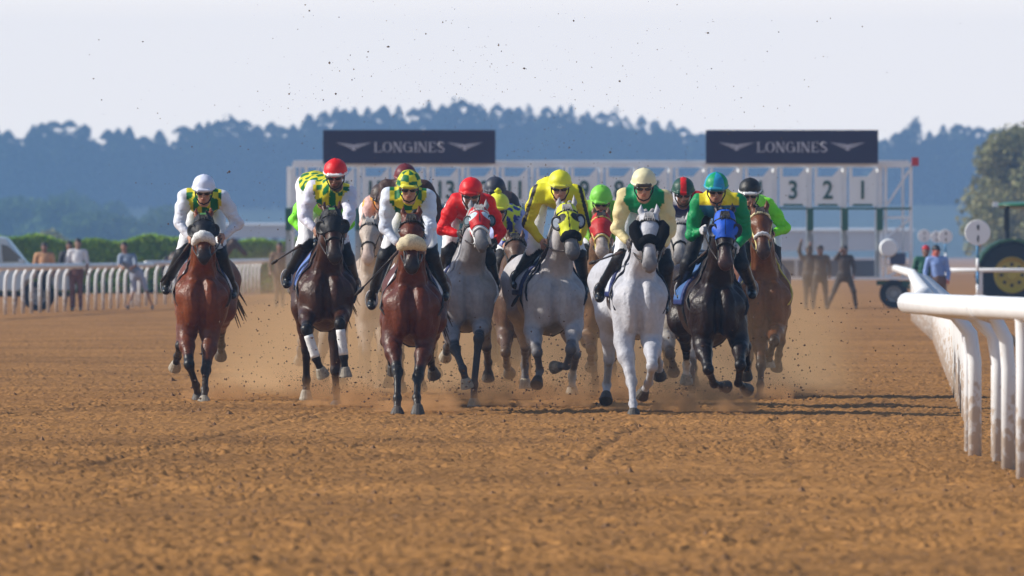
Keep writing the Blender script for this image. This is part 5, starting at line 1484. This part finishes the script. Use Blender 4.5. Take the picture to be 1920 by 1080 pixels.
def block(name, x0, x1, y0, y1, d, dep, m, label, cat, extra=None, group=None):
    s_ = FPX / d; o = empty(name, (((x0 + x1) / 2 - 960) / s_, d, 0)); tag(o, label, cat, group)
    w_ = (x1 - x0) / s_; zt = EYE + (HOR - y0) / s_; zb = max(0, EYE + (HOR - y1) / s_)
    mb = MB(); mb.box((0, dep / 2, (zt + zb) / 2), (w_, dep, zt - zb)); mb.build('wall', m, o)
    return o, w_, zt, zb
FW = mat('far_white', (.55, .57, .60), .7, var=.08, vscale=.3); RF = mat('far_roof', (.42, .44, .48), .7); WIN = mat('far_window', (.10, .12, .15), .3)
def far_building(x0, x1, y0, y1, d, label, nw=6, roof=True):
    o, w_, zt, zb = block('building', x0, x1, y0, y1, d, 12, FW, label, 'building')
    mb = MB()
    e = .3; mb._add([(-w_ / 2 - e, -e, zt), (w_ / 2 + e, -e, zt), (w_ / 2 + e, 12 + e, zt), (-w_ / 2 - e, 12 + e, zt), (-w_ / 2, 6, zt + .2), (w_ / 2, 6, zt + .2)], [(0, 1, 5, 4), (2, 3, 4, 5), (1, 2, 5), (3, 0, 4), (3, 2, 1, 0)]); mb.build('roof', RF, o)
    for k in range(nw):
        mb = MB(); mb.box((-w_ / 2 + w_ * (k + .5) / nw, -.03, zt * .55), (w_ / nw * .45, .06, zt * .3)); mb.build('window', WIN, o)
far_building(385, 552, 422, 446, 1000, 'low white building above the left hedge', 7)
far_building(1448, 1712, 432, 470, 900, 'long low white building seen through the starting gate', 0)
o, w_, zt, zb = block('barrier', 1440, 1652, 487, 524, 590, .4, mat('barrier_dark', (.06, .05, .045), .8, var=.3, vscale=.5), 'long dark panelled barrier behind the starting gate', 'barrier')
for k in range(5):
    mb = MB(); mb.box((-w_ / 2 + w_ * k / 4, -.08, zt / 2), (.14, .12, zt + .1)); mb.build('post', FW, o)

# ---------------------------------------------------------------- vegetation
def leaf_mat(name, a, b):
    m = bpy.data.materials.new(name); m.use_nodes = True; nt = m.node_tree; p = nt.nodes['Principled BSDF']
    p.inputs['Roughness'].default_value = .7; p.inputs['Specular IOR Level'].default_value = .2
    g = nt.nodes.new('ShaderNodeNewGeometry'); r = nt.nodes.new('ShaderNodeValToRGB')
    r.color_ramp.elements[0].color = (*a, 1); r.color_ramp.elements[1].color = (*b, 1)
    nt.links.new(g.outputs['Random Per Island'], r.inputs[0]); nt.links.new(r.outputs[0], p.inputs['Base Color'])
    tr_ = nt.nodes.new('ShaderNodeBsdfTranslucent'); nt.links.new(r.outputs[0], tr_.inputs[0]); mx = nt.nodes.new('ShaderNodeMixShader'); mx.inputs[0].default_value = .25
    nt.links.new(p.outputs[0], mx.inputs[1]); nt.links.new(tr_.outputs[0], mx.inputs[2]); nt.links.new(mx.outputs[0], nt.nodes['Material Output'].inputs[0])
    return m
npr = np.random.RandomState(3)
def leaves(C, size):
    """C: (N,3) centres -> quads with random orientation"""
    N = len(C); a = npr.normal(size=(N, 3)); a /= np.linalg.norm(a, axis=1)[:, None]; b = np.cross(a, npr.normal(size=(N, 3))); b /= np.linalg.norm(b, axis=1)[:, None]
    s_ = (size * npr.uniform(.5, 1.3, N))[:, None] if np.isscalar(size) else size[:, None] * npr.uniform(.5, 1.3, N)[:, None]
    V = np.stack([C + a * s_, C + b * s_ * .7, C - a * s_, C - b * s_ * .7], 1).reshape(-1, 3)
    return V, np.arange(4 * N).reshape(N, 4)
def crown_pts(n, c, r, clumps=14):
    """leaf centres in clumps spread through an uneven crown"""
    cc = npr.normal(size=(clumps, 3)); cc /= np.linalg.norm(cc, axis=1)[:, None]; cc *= npr.uniform(.25, .85, clumps)[:, None]
    k = npr.randint(0, clumps, n); q = npr.normal(size=(n, 3)); q /= np.linalg.norm(q, axis=1)[:, None]; q *= (npr.uniform(0, 1, n) ** .4)[:, None]
    return np.array(c) + (cc[k] + q * npr.uniform(.22, .42, clumps)[k][:, None]) * np.array(r)
BARK = mat('bark', (.06, .045, .035), .9, bump=.5, bscale=6)
def tree(px, ytop, d, wid, label, m, n=5000, size=.22, name='tree', hk=.62):
    s_ = FPX / d; Ht = EYE + (HOR - ytop) / s_; o = empty(name, ((px - 960) / s_, d, 0)); tag(o, label, 'tree')
    mb = MB(); mb.tube([(0, 0, -.1), (.05, 0, Ht * .3), (-.1, .1, Ht * .6), (.05, 0, Ht * .85)], [wid * .06, wid * .05, wid * .03, .03], 8)
    for k in range(9):
        a = k * 2.4; z = Ht * (.25 + .06 * k); mb.tube([(0, 0, z), (wid * .22 * math.cos(a), wid * .22 * math.sin(a), z + Ht * .08), (wid * .4 * math.cos(a), wid * .4 * math.sin(a), z + Ht * .14)], [wid * .03, wid * .018, .02], 6)
    mb.build('trunk', BARK, o, smooth=True)
    P = crown_pts(n, (0, 0, Ht * (1 - hk / 2) - .0), (wid * .58, wid * .58, Ht * hk / 2 * 1.0), 26)
    P = P[P[:, 2] > .1]
    V, Q = leaves(P, size); mesh_obj('crown', V, Q, m, o)
OL = leaf_mat('leaf_olive', (.16, .18, .07), (.36, .34, .16)); GR2 = leaf_mat('leaf_green', (.04, .09, .02), (.10, .17, .04)); PINE = leaf_mat('leaf_pine', (.008, .022, .012), (.04, .075, .03)); HEDGE = leaf_mat('leaf_hedge', (.16, .32, .02), (.36, .54, .06))
tree(1972, 194, 680, 10.5, 'tall olive green tree at the right edge behind the tractor', OL, 24000, .17, hk=1.0)
tree(1884, 268, 690, 5.4, 'lower olive green tree left of the tall one', OL, 9000, .16, hk=1.05)
tree(1918, 236, 700, 5.4, 'middle olive green tree between the tall one and the low one', OL, 9000, .16, hk=1.0)
tree(2040, 225, 650, 9, 'olive green tree cut off by the right edge of the photo', OL, 7000, .2, hk=.95)
def bush(px, ytop, d, wid, label, m, n=3500, size=.2):
    s_ = FPX / d; Ht = EYE + (HOR - ytop) / s_; o = empty('shrub', ((px - 960) / s_, d, 0)); tag(o, label, 'shrub')
    P = crown_pts(n, (0, 0, Ht * .45), (wid / 2, wid / 2 * .8, Ht * .56), 18); P = P[P[:, 2] > 0]
    V, Q = leaves(P, size); mesh_obj('foliage', V, Q, m, o)
    mb = MB()
    for k in range(5): mb.tube([(.1 * k - .2, 0, 0), (.4 * k - .8, 0, Ht * .5)], [.06, .03], 6)
    mb.build('stem', BARK, o, smooth=True)
bush(225, 380, 1900, 26, 'large rounded hazy bush above the hedge beside the white capped jockey', GR2, 8000, .42)
bush(120, 372, 2050, 24, 'rounded hazy bush behind the larger bush', GR2, 7000, .45)
bush(165, 350, 2250, 18, 'tall narrow hazy bush behind the two rounded ones', GR2, 6000, .5)
bush(28, 358, 2100, 24, 'hazy bush at the left edge of the photo', GR2, 6000, .5)
bush(330, 400, 1950, 17, 'low hazy bush right of the large one', GR2, 5000, .42)
bush(60, 425, 900, 8, 'brownish low bush above the parked car', OL, 3000, .2)
# hedge: one long clipped plant
hd = 400.0; s_ = FPX / hd; x0, x1 = (-60 - 960) / s_, (560 - 960) / s_; Ht = EYE + (HOR - 447) / s_
o = empty('hedge', ((x0 + x1) / 2, hd, 0)); tag(o, 'long bright green clipped hedge behind the left rail', 'hedge')
n = 42000; P = np.stack([npr.uniform((x0 - x1) / 2, (x1 - x0) / 2, n), npr.uniform(0, 2.0, n), Ht * npr.uniform(0, 1, n) ** .6], 1)
P[:, 2] *= 1 + .05 * np.sin(P[:, 0] * 1.1) + .04 * np.sin(P[:, 0] * 3.3); P[:, 1] *= npr.uniform(0, 1, n)
V, Q = leaves(P, .085); mesh_obj('foliage', V, Q, HEDGE, o)
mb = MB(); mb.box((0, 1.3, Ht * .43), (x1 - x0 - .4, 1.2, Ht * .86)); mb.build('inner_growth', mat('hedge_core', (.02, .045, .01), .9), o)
# far wood, reads as one mass
prof = [(-260, 240), (-100, 232), (0, 236), (12, 240), (27, 268), (55, 236), (95, 230), (140, 226), (160, 236), (172, 268), (195, 246), (250, 238), (268, 258), (295, 240), (320, 276), (345, 236), (400, 228), (450, 222), (478, 238), (510, 230), (540, 246), (565, 218), (600, 212), (660, 204), (740, 198), (775, 206), (800, 189), (838, 200), (868, 188), (905, 210), (985, 214), (1040, 215), (1075, 212), (1125, 226), (1165, 228), (1205, 250), (1235, 238), (1285, 252), (1340, 250), (1480, 250), (1600, 262), (1650, 266), (1680, 252), (1716, 230), (1738, 250), (1765, 236), (1800, 235), (1845, 242), (1880, 244), (1960, 238), (2180, 235)]
px_ = np.array([p[0] for p in prof]); py_ = np.array([p[1] for p in prof])
def hill_z(d): return float(np.interp(d, [2400, 2990, 3100, 3400], [0, 13, 17, 18]))
hx = np.linspace(-1250, 1250, 60); hy = np.array([2380, 2500, 2700, 2900, 2990, 3100, 3300])
HX, HY = np.meshgrid(hx, hy); HZ = np.array([[hill_z(y) - .3 + .8 * math.sin(x * .02) for x in hx] for y in hy]); HZ[0] = -1
hi_ = np.arange(HX.size).reshape(HX.shape); g = mesh_obj('hill', np.stack([HX.ravel(), HY.ravel(), HZ.ravel()], 1), np.stack([hi_[:-1, :-1].ravel(), hi_[:-1, 1:].ravel(), hi_[1:, 1:].ravel(), hi_[1:, :-1].ravel()], 1), mat('hill_grass', (.03, .05, .02), .9, var=.3, vscale=.02)); g['kind'] = 'structure'
FD = 3000.0; Cs = []; Sz = []; tb = MB()
def far_tree(px, ytop, d, wid, n):
    s_ = FPX / d; g0 = hill_z(d); Ht = EYE + (HOR - ytop) / s_ - g0; X0 = (px - 960) / s_
    tip = npr.choice([.07, .12, .22])
    P = crown_pts(n, (X0, d, Ht * .60 + g0), (wid * .56, wid * .56, Ht * (.40 if tip < .15 else .34)), 26); Cs.append(P); Sz.append(np.full(n, .70))
    P = np.stack([X0 + npr.uniform(-wid * .5, wid * .5, n // 2), d + npr.uniform(-1, 1, n // 2), g0 + npr.uniform(.2, Ht * .6, n // 2)], 1); Cs.append(P); Sz.append(np.full(n // 2, 1.3))
    t = npr.uniform(0, 1, n // 3); a = npr.uniform(0, 2 * PI, n // 3); rr = wid * (.34 if tip > .15 else .26) * t ** (.9 if tip > .15 else .6)
    P = np.stack([X0 + rr * np.cos(a), d + rr * np.sin(a), g0 + Ht * (1.0 - tip * t)], 1); Cs.append(P); Sz.append(np.full(n // 3, .54))
    tb.tube([(X0, d, g0), (X0, d, g0 + Ht * .9)], [.4, .1], 5)
for row in range(4):
    px = -260 + row * 6
    while px < 2180:
        y = float(np.interp(px, px_, py_)); far_tree(px, y + (0 if row == 0 else npr.uniform(6, 34)), FD + row * 22 + npr.uniform(-3, 3), npr.uniform(5.5, 10.5) if row == 0 else npr.uniform(7, 10.5), 700 if row == 0 else 460)
        px += npr.uniform(16, 30) if row == 0 else npr.uniform(22, 36)
V, Q = leaves(np.concatenate(Cs), np.concatenate(Sz)); b_ = len(V)
o = mesh_obj('wood', V, Q, PINE); tag(o, 'dark hazy wood along the whole horizon behind the track', 'wood', kind='stuff')
t2 = tb.build('wood_trunks', BARK); tag(t2, 'trunks inside the dark hazy wood on the horizon', 'wood', kind='stuff')
Cs = []; Sz = []
px = 900
while px < 1300:
    far_tree(px, -8 + float(np.interp(px, [900, 925, 950, 1000, 1040, 1080, 1130, 1180, 1240, 1300], [205, 204, 208, 204, 202, 208, 210, 222, 232, 240])) + npr.uniform(-3, 10), 3260, npr.uniform(6, 9), 380); px += npr.uniform(18, 34)
V, Q = leaves(np.concatenate(Cs), np.concatenate(Sz)); o = mesh_obj('distant_wood', V, Q, PINE); tag(o, 'paler wood standing farther back above the middle of the horizon', 'wood', kind='stuff')
# grassy bank between the track and the wood
mb = MB(); mb._add([(-400, 455, -.02), (-18, 455, -.02), (-80, 2390, .3), (-900, 2390, .3)], [(0, 1, 2, 3)]); g = mb.build('field', mat('grass_field', (.07, .11, .03), .9, var=.4, vscale=.2)); g['kind'] = 'structure'

# ---------------------------------------------------------------- the air
hz = MB(); hz.box((0, 1660, 34), (2600, 3360, 70)); ho = hz.build('haze', None or bpy.data.materials.new('air')); ho['kind'] = 'stuff'; ho['label'] = 'blue summer haze over the whole track'
am = bpy.data.materials['air']; am.use_nodes = True; nt = am.node_tree; nt.nodes.remove(nt.nodes['Principled BSDF'])
pv = nt.nodes.new('ShaderNodeVolumePrincipled'); pv.inputs['Color'].default_value = (.275, .50, .88, 1); pv.inputs['Density'].default_value = .00028; pv.inputs['Anisotropy'].default_value = .0
nt.links.new(pv.outputs[0], nt.nodes['Material Output'].inputs['Volume'])

# dust thrown up behind the leaders: soft clouds of air-borne sand
dmv = bpy.data.materials.new('dust_air'); dmv.use_nodes = True; nt = dmv.node_tree; nt.nodes.remove(nt.nodes['Principled BSDF'])
pv = nt.nodes.new('ShaderNodeVolumePrincipled'); pv.inputs['Color'].default_value = (.92, .64, .36, 1); pv.inputs['Anisotropy'].default_value = .2
tc = nt.nodes.new('ShaderNodeTexCoord'); nz = nt.nodes.new('ShaderNodeTexNoise'); nz.inputs['Scale'].default_value = 1.1; nz.inputs['Detail'].default_value = 3; nz.inputs['Roughness'].default_value = .6
nt.links.new(tc.outputs['Object'], nz.inputs['Vector'])
r = nt.nodes.new('ShaderNodeMapRange'); r.inputs[1].default_value = .35; r.inputs[2].default_value = .75; r.inputs[3].default_value = .25; r.inputs[4].default_value = 1.0; nt.links.new(nz.outputs['Fac'], r.inputs[0])
sp = nt.nodes.new('ShaderNodeSeparateXYZ'); nt.links.new(tc.outputs['Generated'], sp.inputs[0])
def m_(op, a, b=None):
    n = nt.nodes.new('ShaderNodeMath'); n.operation = op
    for i, v in enumerate((a, b)):
        if v is None: continue
        if isinstance(v, (int, float)): n.inputs[i].default_value = v
        else: nt.links.new(v, n.inputs[i])
    return n.outputs[0]
fz = m_('POWER', m_('SUBTRACT', 1.0, sp.outputs['Z']), 1.6)
def edge(a, w): return m_('MINIMUM', m_('MULTIPLY', m_('MULTIPLY', a, m_('SUBTRACT', 1.0, a)), 4.0 * w), 1.0)
fx = edge(sp.outputs['X'], 1.8); fy = edge(sp.outputs['Y'], 1.4)
den = m_('MULTIPLY', m_('MULTIPLY', m_('MULTIPLY', fz, fx), m_('MULTIPLY', fy, r.outputs[0])), .48)
nt.links.new(den, pv.inputs['Density']); nt.links.new(pv.outputs[0], nt.nodes['Material Output'].inputs['Volume'])
mb = MB(); mb.box((0, 0, .82), (7.0, 17, 1.62)); du = mb.build('dust', dmv); du.location = (.2, 121, .04); tag(du, 'pale sand dust hanging behind and between the horses', 'dust', kind='stuff')

# brown bursts of loose sand round the hooves that strike the track
pm = dmv.copy(); pm.name = 'sand_burst_air'
for n in pm.node_tree.nodes:
    if n.type == 'PRINCIPLED_VOLUME': n.inputs['Color'].default_value = (.72, .42, .20, 1)
    if n.type == 'TEX_NOISE': n.inputs['Scale'].default_value = 4.2
    if n.type == 'MAP_RANGE': n.inputs[1].default_value = .47; n.inputs[2].default_value = .68; n.inputs[3].default_value = 0.0
    if n.type == 'MATH' and n.operation == 'MULTIPLY' and abs(n.inputs[1].default_value - .48) < 1e-4 and not n.inputs[1].is_linked: n.inputs[1].default_value = 6.0
for (px, yg, wd, ht) in ((400, 752, .7, .22), (575, 748, .6, .25), (640, 764, .8, .3), (785, 774, .8, .25), (745, 776, .5, .15), (895, 764, .7, .3), (960, 752, 1.0, .45), (1040, 766, .8, .28), (1125, 752, .8, .4), (1225, 774, .9, .28), (1300, 760, .8, .4), (1348, 776, .75, .25), (1425, 752, .7, .2)):
    d = FPX * EYE / (yg - HOR); mb = MB(); mb.box((0, 0, ht / 2), (wd, 1.6, ht)); o = mb.build('sand_burst', pm); o.location = ((px - 960) / FPX * d, d + .3, .02)
    tag(o, 'brown burst of sand round a galloping hoof', 'dust', 'bursts of sand at the hooves', kind='stuff')
